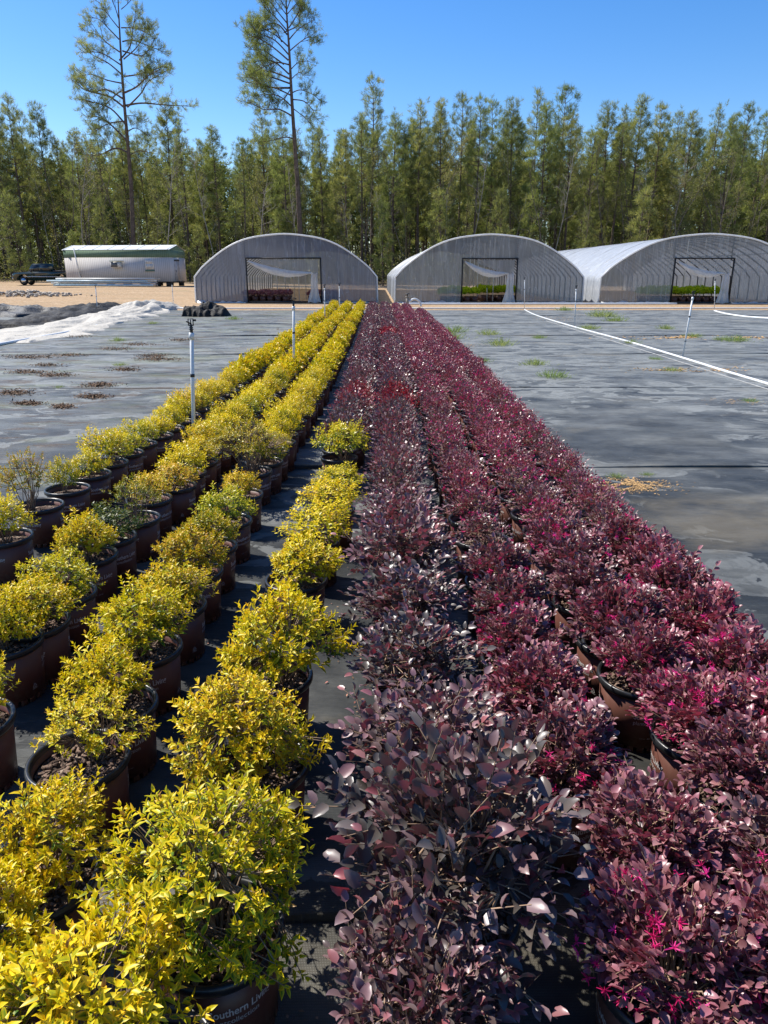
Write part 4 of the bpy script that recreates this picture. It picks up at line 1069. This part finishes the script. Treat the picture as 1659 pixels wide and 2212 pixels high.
w_ = MB(); w_.box((wx, -TW/2-.068, 2.20), (.66, .02, .36)); w_.box((wx, -TW/2-.068, 1.78), (.66, .02, .36)); w_.build('pane', simple('window_blind', (.50, .48, .45), .25, .6), wo)
w_ = MB(); w_.box((wx, -TW/2-.06, 1.40), (.92, .12, .14)); w_.build('sill', simple('green_sill', (.10, .17, .13), .5), wo)
ac = MB(); ac.box((0.1, -TW/2-.25, 1.92), (.95, .5, .52)); ao = ac.build('air_conditioner', simple('ac_casing', (.58, .56, .52), .5), T)
ac = MB(); ac.box((.0, -TW/2-.505, 1.92), (.66, .02, .42)); ac.build('grille', MAT['steel'], ao)
ac = MB(); ac.box((.15, -TW/2-.3, 2.25), (1.15, .6, .05)); ac.build('hood', green, ao)
pb = MB(); pb.tube([(-3.85, -TW/2-.08, .9), (-4.12, -TW/2-.12, 3.45)], .055, 6); pb.tube([(-3.95, -TW/2-.1, .9), (-3.8, -TW/2-.02, .8)], .05, 6); pb.build('mast_pipe', MAT['pvc'], T, True)
d = MB(); d.box((TL/2+.03, -.3, 1.45), (.06, .95, 1.95)); do = d.build('door', simple('end_door', (.44, .40, .37), .5), T)
d = MB(); d.box((TL/2+.075, -.65, 1.35), (.04, .05, .22)); d.box((TL/2+.06, -.3, 2.6-.28), (.06, 1.0, .1)); d.build('handle', MAT['dark_frame'], do)
bl = MB()
for x in (-4.5, -2.7, -.9, .9, 2.7, 3.8, 4.9):
    for y in (-1.4, 1.4): bl.box((x, y, .2), (.4, .4, .42))
bl.box((0, 0, .36), (TL-.2, TW-.3, .12)); bl.build('blocks', simple('dark_blocks', (.05, .045, .04), .9), T)

# ------------------------------------------------------------------ pickup truck
KL = 5.6; kx, ky = at(38, 600, 77)[0]+KL/2, 77.
K = thing('pickup_truck', 'dark green pickup truck parked at the left end of the trailer', 'pickup truck', (kx, ky, gz(kx, ky)), radians(2)); K.scale = (1, 1, 1.1)
paint, pt, pb_ = mat('dark_green_paint', .22, .6); pb_.inputs['Base Color'].default_value = (.012, .026, .024, 1); pb_.inputs['Coat Weight'].default_value = .6
glass, gt, gb_ = mat('dark_glass', .08, .6); gb_.inputs['Base Color'].default_value = (.02, .025, .028, 1)
chrome, ct, cb_ = mat('chrome', .2, .5); cb_.inputs['Base Color'].default_value = (.6, .6, .6, 1); cb_.inputs['Metallic'].default_value = .9
def extr(mb, prof, y0, y1, inset=0.):
    P = np.array(prof); n = len(P); c = P.mean(0)
    v = [(x, y0, z) for x, z in P]+[(x, y1, z) for x, z in P]
    mb.add(v, [np.array([tuple(range(n))]), np.array([tuple(range(2*n-1, n-1, -1))]), np.array([(i, i+n, (i+1) % n+n, (i+1) % n) for i in range(n)])])
b = MB()
extr(b, [(-2.75, .45), (-2.82, .62), (-2.80, .98), (-2.62, 1.06), (-1.35, 1.14), (-1.3, 1.16), (.75, 1.16), (.78, 1.14), (2.72, 1.14), (2.76, .6), (2.7, .45), (2.3, .42), (2.25, .75), (2.0, .92), (1.65, .92), (1.4, .75), (1.32, .40), (-1.32, .38), (-1.4, .75), (-1.65, .92), (-2.0, .92), (-2.25, .75), (-2.32, .42)][::-1], -.93, .93)
b.build('body', paint, K)
b = MB(); extr(b, [(-1.35, 1.15), (-.88, 1.76), (-.7, 1.84), (.85, 1.84), (.98, 1.78), (1.06, 1.15)][::-1], -.82, .82); b.build('cab', paint, K)
b = MB(); extr(b, [(-1.15, 1.2), (-.80, 1.70), (-.22, 1.74), (-.22, 1.2)][::-1], -.835, .835); extr(b, [(-.12, 1.2), (-.12, 1.74), (.78, 1.74), (.86, 1.2)][::-1], -.835, .835); b.build('side_window', glass, K)
b = MB(); b.box((1.93, 0, 1.20), (1.6, 1.84, .12)); b.build('bed', MAT['black'], K)
b = MB(); b.box((-2.84, 0, .58), (.12, 1.8, .18)); b.box((0.1, -.94, .72), (3.6, .02, .05)); b.build('trim', chrome, K)
for sy in (-1, 1):
    b = MB(); b.box((-2.80, sy*.72, .86), (.08, .32, .18)); b.build('headlight', simple('headlight_lens', (.7, .68, .6), .2), K)
for wx_ in (-1.82, 1.82):
    for sy in (-1, 1):
        b = MB(); y_ = sy*.82
        b.tube([(wx_, y_-.12, .38), (wx_, y_+.12, .38)], .38, 20); wo = b.build('wheel', simple('tyre', (.02, .02, .02), .8), K)
        b = MB(); b.tube([(wx_, y_-.13, .38), (wx_, y_+.13, .38)], .23, 12); b.build('rim', chrome, wo)
b = MB(); b.box((-.95, -.98, 1.2), (.12, .16, .16)); b.build('mirror', MAT['black'], K)

# stack of long pipes in front of the trailer
blue = simple('pale_blue_pipe', (.42, .55, .60), .4, .5, .15, 3); wh = simple('dirty_white_pipe', (.66, .66, .62), .45, .5, .15, 3); gry = simple('grey_conduit', (.40, .38, .35), .5, .5, .2, 3)
pmesh = {}
for nm, m_, r_ in (('b', blue, .085), ('w', wh, .075), ('g', gry, .05)):
    b = MB(); b.tube([(-4.4, 0, 0), (4.4, 0, 0)], r_, 10); pmesh[nm] = b.mesh('stacked_pipe', m_, True)
sx0 = at(222, 610, 69.)[0]
for k in range(22):
    lay = k//6; j = k % 6
    kd = 'b' if (k in (0, 12, 13, 1)) else 'w' if k % 3 else 'g'
    o = link('stacked_pipe', pmesh[kd]); y = 68.3+j*.2+lay*.05
    x_ = sx0+U(-.4, .4)+(.6 if kd == 'g' else 0); o.location = (x_, y, gz(sx0, y)+.14+lay*.18); o.rotation_euler = (0, radians(U(-.3, .3)), radians(-2+U(-1.2, 1.2)))
    tag(o, {'b': 'pale blue pipe in the stack lying before the office trailer', 'w': 'dirty white pipe in the stack lying before the office trailer', 'g': 'thin grey conduit in the stack lying before the office trailer'}[kd], 'pipe', {'b': 'pale blue stacked pipes', 'w': 'white stacked pipes', 'g': 'grey stacked conduits'}[kd])

# ------------------------------------------------------------------ trees
def tuft_mesh(b, C, Dn, nb, L, Wd, rr, up=.5):
    n = len(C); r0 = rr.uniform(0, 1, n)
    for k in range(nb):
        d = unit(Dn*.7+np.array([0, 0, up])*.5+rr.normal(size=C.shape)*.75)
        leaves(b, C+rr.normal(size=C.shape)*L*.18, d, rr.normal(size=C.shape), L*rr.uniform(.7, 1.15, n), Wd, BLADE, np.clip(r0*.7+rr.uniform(0, .4, n), 0, 1), 0)
def pine_mesh(seed, h, crown0, spread, dens=1., shape='cone', m='needle'):
    rr = np.random.default_rng(seed); tb = MB(); nb = MB()
    k = rr.uniform(0, 6, 3); lean = rr.normal()*.012
    def tp(z): return np.array([lean*z+.10*sin(z*.28+k[0]), .08*sin(z*.24+k[1]), z])
    r0 = .010*h
    zs = np.linspace(0, h, 14); tb.tube([tp(z) for z in zs], [r0*(1-.93*(z/h)**1.1) for z in zs], 7)
    C = []; Dn = []; z = crown0*h; a = rr.uniform(0, 6)
    while z < h*.985:
        u = (z-crown0*h)/(h*(1-crown0))
        ln = spread*((1-u)**.68*(.55+.45*min(1, u*3+.2)) if shape == 'cone' else (1-u)**.5*min(1, .45+u*1.6))*rr.uniform(.65, 1.15)+.25
        nbr = 3 if rr.uniform() < .6 else 4
        for i in range(nbr):
            a += 2*pi/nbr+rr.normal()*.35; L = ln*rr.uniform(.7, 1.15)
            el = .15+.65*u+rr.normal()*.12
            d = np.array([cos(a)*cos(el), sin(a)*cos(el), sin(el)])
            p0 = tp(z); p1 = p0+d*L*.55-np.array([0, 0, .04*L]); p2 = p0+d*L+np.array([0, 0, .12*L])
            tb.tube([p0, p1, p2], [.022+.012*L, .018, .008], 3, False)
            nt_ = max(2, int(L*4.2*dens))
            hubs = [rr.uniform(.45, 1.)**.7 for _ in range(max(1, int(L*.9)))]
            for q in range(nt_):
                v = min(1., max(.2, hubs[q % len(hubs)]+rr.normal()*.10)); pp = p0+(p1-p0)*min(1, v/.55) if v < .55 else p1+(p2-p1)*(v-.55)/.45
                off = rr.normal(size=3)*np.array([.22, .22, .14])
                C.append(pp+off); Dn.append(unit(d+off/(L+.1)*2))
                if rr.uniform() < .35: tb.tube([pp, pp+off], [.012, .006], 3, False)
        z += (.62-.22*u)*rr.uniform(.7, 1.3)
    for q in range(4): C.append(tp(h)+rr.normal(size=3)*.15); Dn.append(np.array([0, 0, 1.]))
    # dead lower snags
    for q in range(10):
        zz = h*rr.uniform(.12, crown0+.05); a2 = rr.uniform(0, 6.28); L = rr.uniform(.5, 1.7)
        p0 = tp(zz); tb.tube([p0, p0+np.array([cos(a2)*L, sin(a2)*L, L*rr.uniform(-.1, .35)])], [.02, .006], 3, False)
    tuft_mesh(nb, np.array(C), np.array(Dn), 14, .42, .030, rr, 1.0)
    return tb.mesh('trunk', MAT['bark'], True), nb.mesh('crown', MAT[m])
def bare_mesh(seed, h, spread, leafy=0, m='pale_bark'):
    rr = np.random.default_rng(seed); tb = MB(); C = []
    def grow(p, d, L, r, lev):
        n = 4; pts = [p]; dd = d
        for i in range(n):
            dd = unit(dd+rr.normal(size=3)*.12+np.array([0, 0, .06])); pts.append(pts[-1]+dd*L/n)
        tb.tube(pts, [r*(1-.7*i/n) for i in range(n+1)], 5 if lev == 0 else 3, False)
        if lev < 3:
            k = (13, 5, 4)[lev]
            for i in range(k):
                u = rr.uniform(.25 if lev == 0 else .2, .98); q = u*n; j = min(int(q), n-1); pp = pts[j]+(pts[j+1]-pts[j])*(q-j)
                a = rr.uniform(0, 6.28); side = unit(np.cross(dd, rr.normal(size=3)))
                nd = unit(dd*.75+side*.75)
                grow(pp, nd, (spread*(1.15-u*.7) if lev == 0 else L*.5)*rr.uniform(.6, 1.1), r*(.36 if lev == 0 else .5), lev+1)
        if lev >= 2: C.extend(pts[1:])
        elif lev == 1: C.extend(pts[2:])
    grow(np.zeros(3), np.array([0, 0, 1.]), h, .0042*h+.012, 0)
    t_ = tb.mesh('trunk', MAT[m], True); c_ = None
    if leafy:
        C = np.array(C); idx = rr.integers(0, len(C), leafy); P = C[idx]+rr.normal(size=(leafy, 3))*.22
        b = MB(); leaves(b, P, rvec(leafy), rvec(leafy), rr.uniform(.08, .16, leafy), .08, LEAF_LO, rr.uniform(0, 1, leafy), 0); c_ = b.mesh('crown', MAT['spring'])
    return t_, c_
PINES = [pine_mesh(500+i, 20., (.40, .50, .30, .44, .35, .25)[i], (3.0, 2.6, 3.2, 2.4, 2.9, 3.3)[i], (1.15, 1.05, 1.3, 1.0, 1.25, 1.2)[i], 'cone' if i % 3 != 1 else 'round', 'needle' if i not in (1, 4) else 'needle_dark') for i in range(6)]
YOUNG = [pine_mesh(520+i, 9., .12, 1.7, 1.25, 'cone', ('needle', 'needle_dark')[i]) for i in range(2)]
BARE = [bare_mesh(540+i, 13, 3.0, 0, ('pale_bark', 'grey_bark')[i % 2]) for i in range(4)]
LEAFY = [bare_mesh(560+i, 11+i, 2.4, 1500, 'grey_bark') for i in range(4)]
def zone(x, y):
    v = 812+1649*x/y
    return ('behind the pickup truck' if v < 145 else 'behind the office trailer' if v < 415 else 'behind the left greenhouse' if v < 830 else 'behind the middle greenhouse' if v < 1230 else 'behind the right-hand greenhouse')
def tree(name, ms, x, y, s, label, group, sc=None, rz=None, cat='tree'):
    t = thing(name, label, cat, (x, y, gz(x, y)-.1), U(0, 6.28) if rz is None else rz, group)
    t.scale = sc or (s*U(.85, 1.1),)*2+(s,)
    link('trunk', ms[0], t)
    if ms[1]: link('crown', ms[1], t)
    return t
# tree-top line measured along the picture: (view x, view y of the top)
TOPS = [(-25, 215), (12, 205), (45, 238), (82, 225), (120, 300), (350, 215), (385, 262), (458, 275), (560, 235), (610, 240), (690, 275), (745, 285), (802, 163), (780, 255), (848, 245), (908, 220), (957, 218), (1000, 205), (1036, 207), (1072, 218), (1115, 215), (1163, 195), (1185, 225), (1222, 188), (1240, 245),
        (1322, 222), (1350, 232), (1386, 210), (1430, 225), (1465, 240), (1500, 245), (1556, 228), (1590, 250), (1622, 227), (1655, 245), (1700, 230), (-70, 230), (255, 260), (300, 290), (205, 270), (1280, 285), (880, 270), (1415, 290), (640, 300), (520, 300), (160, 280)]
TOPS.sort(); zc = {}
for i, (vx_, vy_) in enumerate(TOPS):
    y = 98+U(-4, 6); x, z = at(vx_, vy_, y)
    H = z-gz(x, y); s = H/20.
    zn = zone(x, y); zc[zn] = zc.get(zn, 0)+1
    tree('pine_tree', PINES[(i*5+2) % 6], x, y, s, ('tall' if vy_ < 215 else 'lower' if vy_ > 265 else 'green')+f' pine, {ORD[zc[zn]-1]} from the left in the forest front '+zn, 'front pine trees '+zn)
for i in range(84):
    y = 106+U(0, 14); x = -66+132*(i+.5)/84+U(-1, 1); v = 812+1649*x/y
    top = float(np.interp(v, [0, 120, 350, 480, 600, 800, 1000, 1200, 1500, 1659], [262, 325, 285, 330, 300, 280, 262, 262, 285, 285]))+U(-14, 24)
    z = at(v, top, y)[1]
    tree('pine_tree', PINES[rnd.randrange(6)], x, y, (z-.3)/20., 'pine tree in the deeper forest '+zone(x, y), 'deeper pine trees '+zone(x, y))
for i in range(48):
    y = 90+U(-3, 6); x = -60+120*(i+.5)/48+U(-1.5, 1.5)
    tree('bare_tree', BARE[i % 4], x, y, U(.75, 1.25), 'leafless pale-stemmed tree at the forest edge '+zone(x, y), 'leafless trees '+zone(x, y))
for i in range(56):
    y = 92+U(-3, 10); x = -64+128*(i+.5)/56+U(-1.2, 1.2)
    tree('budding_tree', LEAFY[i % 4], x, y, U(.6, 1.35), 'budding yellow-green young tree at the forest edge '+zone(x, y), 'budding trees '+zone(x, y))
for i in range(22):
    y = 88+U(-2, 8); x = -60+120*(i+.5)/22+U(-2.5, 2.5)
    tree('young_pine', YOUNG[i % 2], x, y, U(.6, 1.15), 'bushy young pine low at the forest edge '+zone(x, y), 'young pines '+zone(x, y))
# the wood behind, one mass
def mass():
    tb = MB(); nb = MB(); rr = np.random.default_rng(900)
    for i in range(260):
        x = rr.uniform(-88, 88); y = rr.uniform(120, 150); h = rr.uniform(13, 17.5)*y/120; z0 = gz(x, y)
        tb.tube([(x, y, z0), (x+rr.normal()*.3, y, z0+h)], [.17, .04], 4, False)
        n = 300; u = rr.uniform(0, 1, n); r = (1-u)**.5*2.6+.3; th = rr.uniform(0, 6.28, n)
        C = np.stack([x+r*np.cos(th)*rr.uniform(.3, 1, n), y+r*np.sin(th), z0+h*(.02+.98*u)], -1)
        tuft_mesh(nb, C, unit(rr.normal(size=C.shape)), 4, .8, .20, rr)
    a = tb.mesh('wood', MAT['bark']); b_ = nb.mesh('wood', MAT['needle_dark'])
    o = link('distant_wood', b_); tag(o, 'dark mass of pine wood filling the depth of the forest', 'wood', None, 'stuff'); 
    o2 = link('distant_trunks', a); tag(o2, 'mass of distant trunks deep in the forest', 'wood', None, 'stuff')
mass()
# undergrowth along the forest edge
b = MB(); rr = np.random.default_rng(901); n = 42000
C = np.stack([rr.uniform(-75, 75, n), rr.uniform(86, 118, n), np.zeros(n)], -1)
hgt = 1.6+4.6*np.array([abs(mn.noise((x*.16, y*.16, 2.))) for x, y in C[:, :2]])
C[:, 2] = .3+rr.uniform(0, 1, n)**1.3*hgt*1.5
leaves(b, C, rvec(n), rvec(n), rr.uniform(.12, .3, n), .16, LEAF_LO, rr.uniform(0, .8, n), 0)
tag(b.build('undergrowth', MAT['brush']), 'olive undergrowth below the forest trees', 'undergrowth', None, 'stuff')

# the two tall pines, limbs read off the photograph
def tall_pine(Y, trunk, limbs, label, seed, rbase, dens):
    rr = np.random.default_rng(seed)
    P = [np.array([*at(x, y, Y)]) for x, y in trunk]; x0 = P[0][0]; g = gz(x0, Y)
    root = thing('tall_pine', label, 'tree', (x0, Y, g-.1))
    base = np.array([x0, g-.1])
    T3 = [np.array([p[0]-base[0], .15*sin(i), p[1]-base[1]]) for i, p in enumerate(P)]; T3 = [np.array([T3[0][0], 0, 0])]+T3[1:]
    tb = MB(); H = T3[-1][2]; cs = [np.array(p) for p in curve([tuple(p) for p in T3], 5)]
    tb.tube(cs, [rbase*(1-.86*max(0, p[2]/H)**1.2) for p in cs], 9)
    C = []; Dn = []; nb = MB()
    for pts in limbs:
        q = []
        a = rr.uniform(-.9, .9); L0 = None
        for (x, y) in pts:
            X, Z = at(x, y, Y); q.append(np.array([X-base[0], 0, Z-base[1]]))
        for i in range(1, len(q)): q[i][1] = a*abs(q[i][0]-q[0][0])
        c = [np.array(p) for p in curve([tuple(p) for p in q], 5)]
        L = sum(np.linalg.norm(c[i+1]-c[i]) for i in range(len(c)-1))
        tb.tube(c, [max(.02, (.03+.012*L)*(1-.8*i/len(c))) for i in range(len(c))], 5, False)
        ns = int(3+L*1.7*dens)
        for k in range(ns):
            u = .28+.72*(k+rr.uniform())/ns; i = min(int(u*(len(c)-1)), len(c)-2); pp = c[i]+(c[i+1]-c[i])*(u*(len(c)-1)-i)
            d = unit(c[i+1]-c[i]); sd = unit(d*.7+np.array([rr.normal()*.5, rr.normal()*.9, .35+rr.normal()*.55])); l2 = (.9+.28*L*(1.15-u))*rr.uniform(.5, 1.1)
            e = pp+sd*l2; mid = pp+sd*l2*.5+np.array([0, 0, -.05]); tb.tube([pp, mid, e], [.03, .02, .009], 3, False)
            for m_ in range(int(2+l2*2.4)):
                v = rr.uniform(.25, 1); f = pp+(e-pp)*v; s3 = unit(sd+rr.normal(size=3)*.8); l3 = rr.uniform(.25, .6)
                tb.tube([f, f+s3*l3], [.012, .006], 3, False); C.append(f+s3*l3); Dn.append(s3)
            C.append(e); Dn.append(sd)
    tuft_mesh(nb, np.array(C), np.array(Dn), 16, .40, .026, rr, .9)
    tb.build('trunk', MAT['bark'], root, True); nb.build('crown', MAT['needle'], root)
L1 = [[(277, 330), (240, 316), (190, 326), (150, 318)], [(275, 305), (235, 268), (200, 245), (160, 240)], [(272, 270), (235, 232), (190, 215), (150, 205)], [(268, 232), (230, 205), (175, 188), (135, 160)],
      [(268, 215), (225, 190), (185, 190), (150, 165)], [(265, 180), (235, 175), (205, 165), (182, 170)], [(262, 160), (232, 135), (200, 118), (175, 100)], [(261, 140), (225, 120), (190, 125)], [(258, 112), (228, 90), (205, 70), (175, 60)],
      [(257, 85), (235, 62), (212, 40), (195, 35)], [(256, 60), (240, 40), (225, 20), (215, 5)], [(256, 40), (250, 20), (240, -5), (235, -20)], [(262, 60), (285, 55), (305, 60), (320, 70)], [(264, 90), (285, 85), (318, 95), (345, 105)], [(265, 110), (290, 120), (320, 128), (345, 105)],
      [(267, 128), (300, 100), (318, 60)], [(268, 165), (300, 165), (335, 160), (365, 155)], [(270, 200), (305, 195), (340, 180), (370, 175)], [(272, 228), (300, 218), (345, 215), (390, 210)], [(275, 232), (305, 200), (320, 175), (360, 150)], [(280, 335), (300, 325), (330, 330)], [(270, 250), (290, 250), (310, 262)], [(262, 20), (275, 5), (285, -10)], [(260, 0), (262, -20), (270, -30)], [(258, 130), (275, 95), (280, 45), (283, 20)],
      [(272, 262), (245, 262), (215, 268), (185, 285)], [(274, 285), (300, 280), (330, 300)], [(266, 195), (245, 205), (215, 230)]]
L2 = [[(634, 300), (618, 298), (590, 308), (560, 318)], [(630, 250), (605, 240), (575, 245), (545, 230)], [(628, 228), (605, 210), (575, 208), (550, 215)], [(627, 205), (600, 195), (570, 190), (545, 175)], [(625, 180), (590, 165), (555, 150), (525, 140)], [(624, 160), (590, 130), (560, 125), (530, 128)],
      [(623, 130), (590, 105), (560, 90), (535, 85)], [(622, 100), (595, 75), (570, 60), (550, 40)], [(620, 75), (600, 50), (575, 45), (545, 60)], [(620, 50), (600, 25), (585, 5), (570, -10)], [(619, 20), (605, 0), (595, -20)], [(624, 60), (640, 40), (655, 20), (665, 5)], [(625, 85), (645, 65), (665, 55), (682, 48)], [(626, 110), (650, 90), (670, 80), (680, 95)],
      [(628, 150), (645, 130), (665, 125)], [(630, 170), (645, 155), (660, 160)], [(632, 200), (650, 195), (675, 205), (688, 215)], [(633, 215), (655, 215), (672, 230), (680, 250)], [(634, 235), (655, 250), (668, 262)], [(621, 30), (635, 10), (650, -10)], [(619, 5), (617, -20), (612, -40)], [(620, 20), (630, -10), (635, -35)], [(626, 140), (600, 140), (575, 155), (555, 170)], [(629, 190), (610, 215), (580, 225)]]
L2 += [[(x-4+U(-8, 8), y+14+U(-6, 6)) for x, y in l] for l in L2[4:12]]
tall_pine(90, [(288, 590), (284, 430), (276, 320), (268, 220), (262, 120), (257, 20), (254, -35)], L1, 'tall open-crowned pine rising behind the office trailer', 31, .30, 1.0)
tall_pine(90, [(652, 590), (645, 440), (637, 320), (630, 210), (625, 110), (619, 20), (616, -55)], L2, 'tall straight pine rising behind the left greenhouse', 32, .34, 1.35)
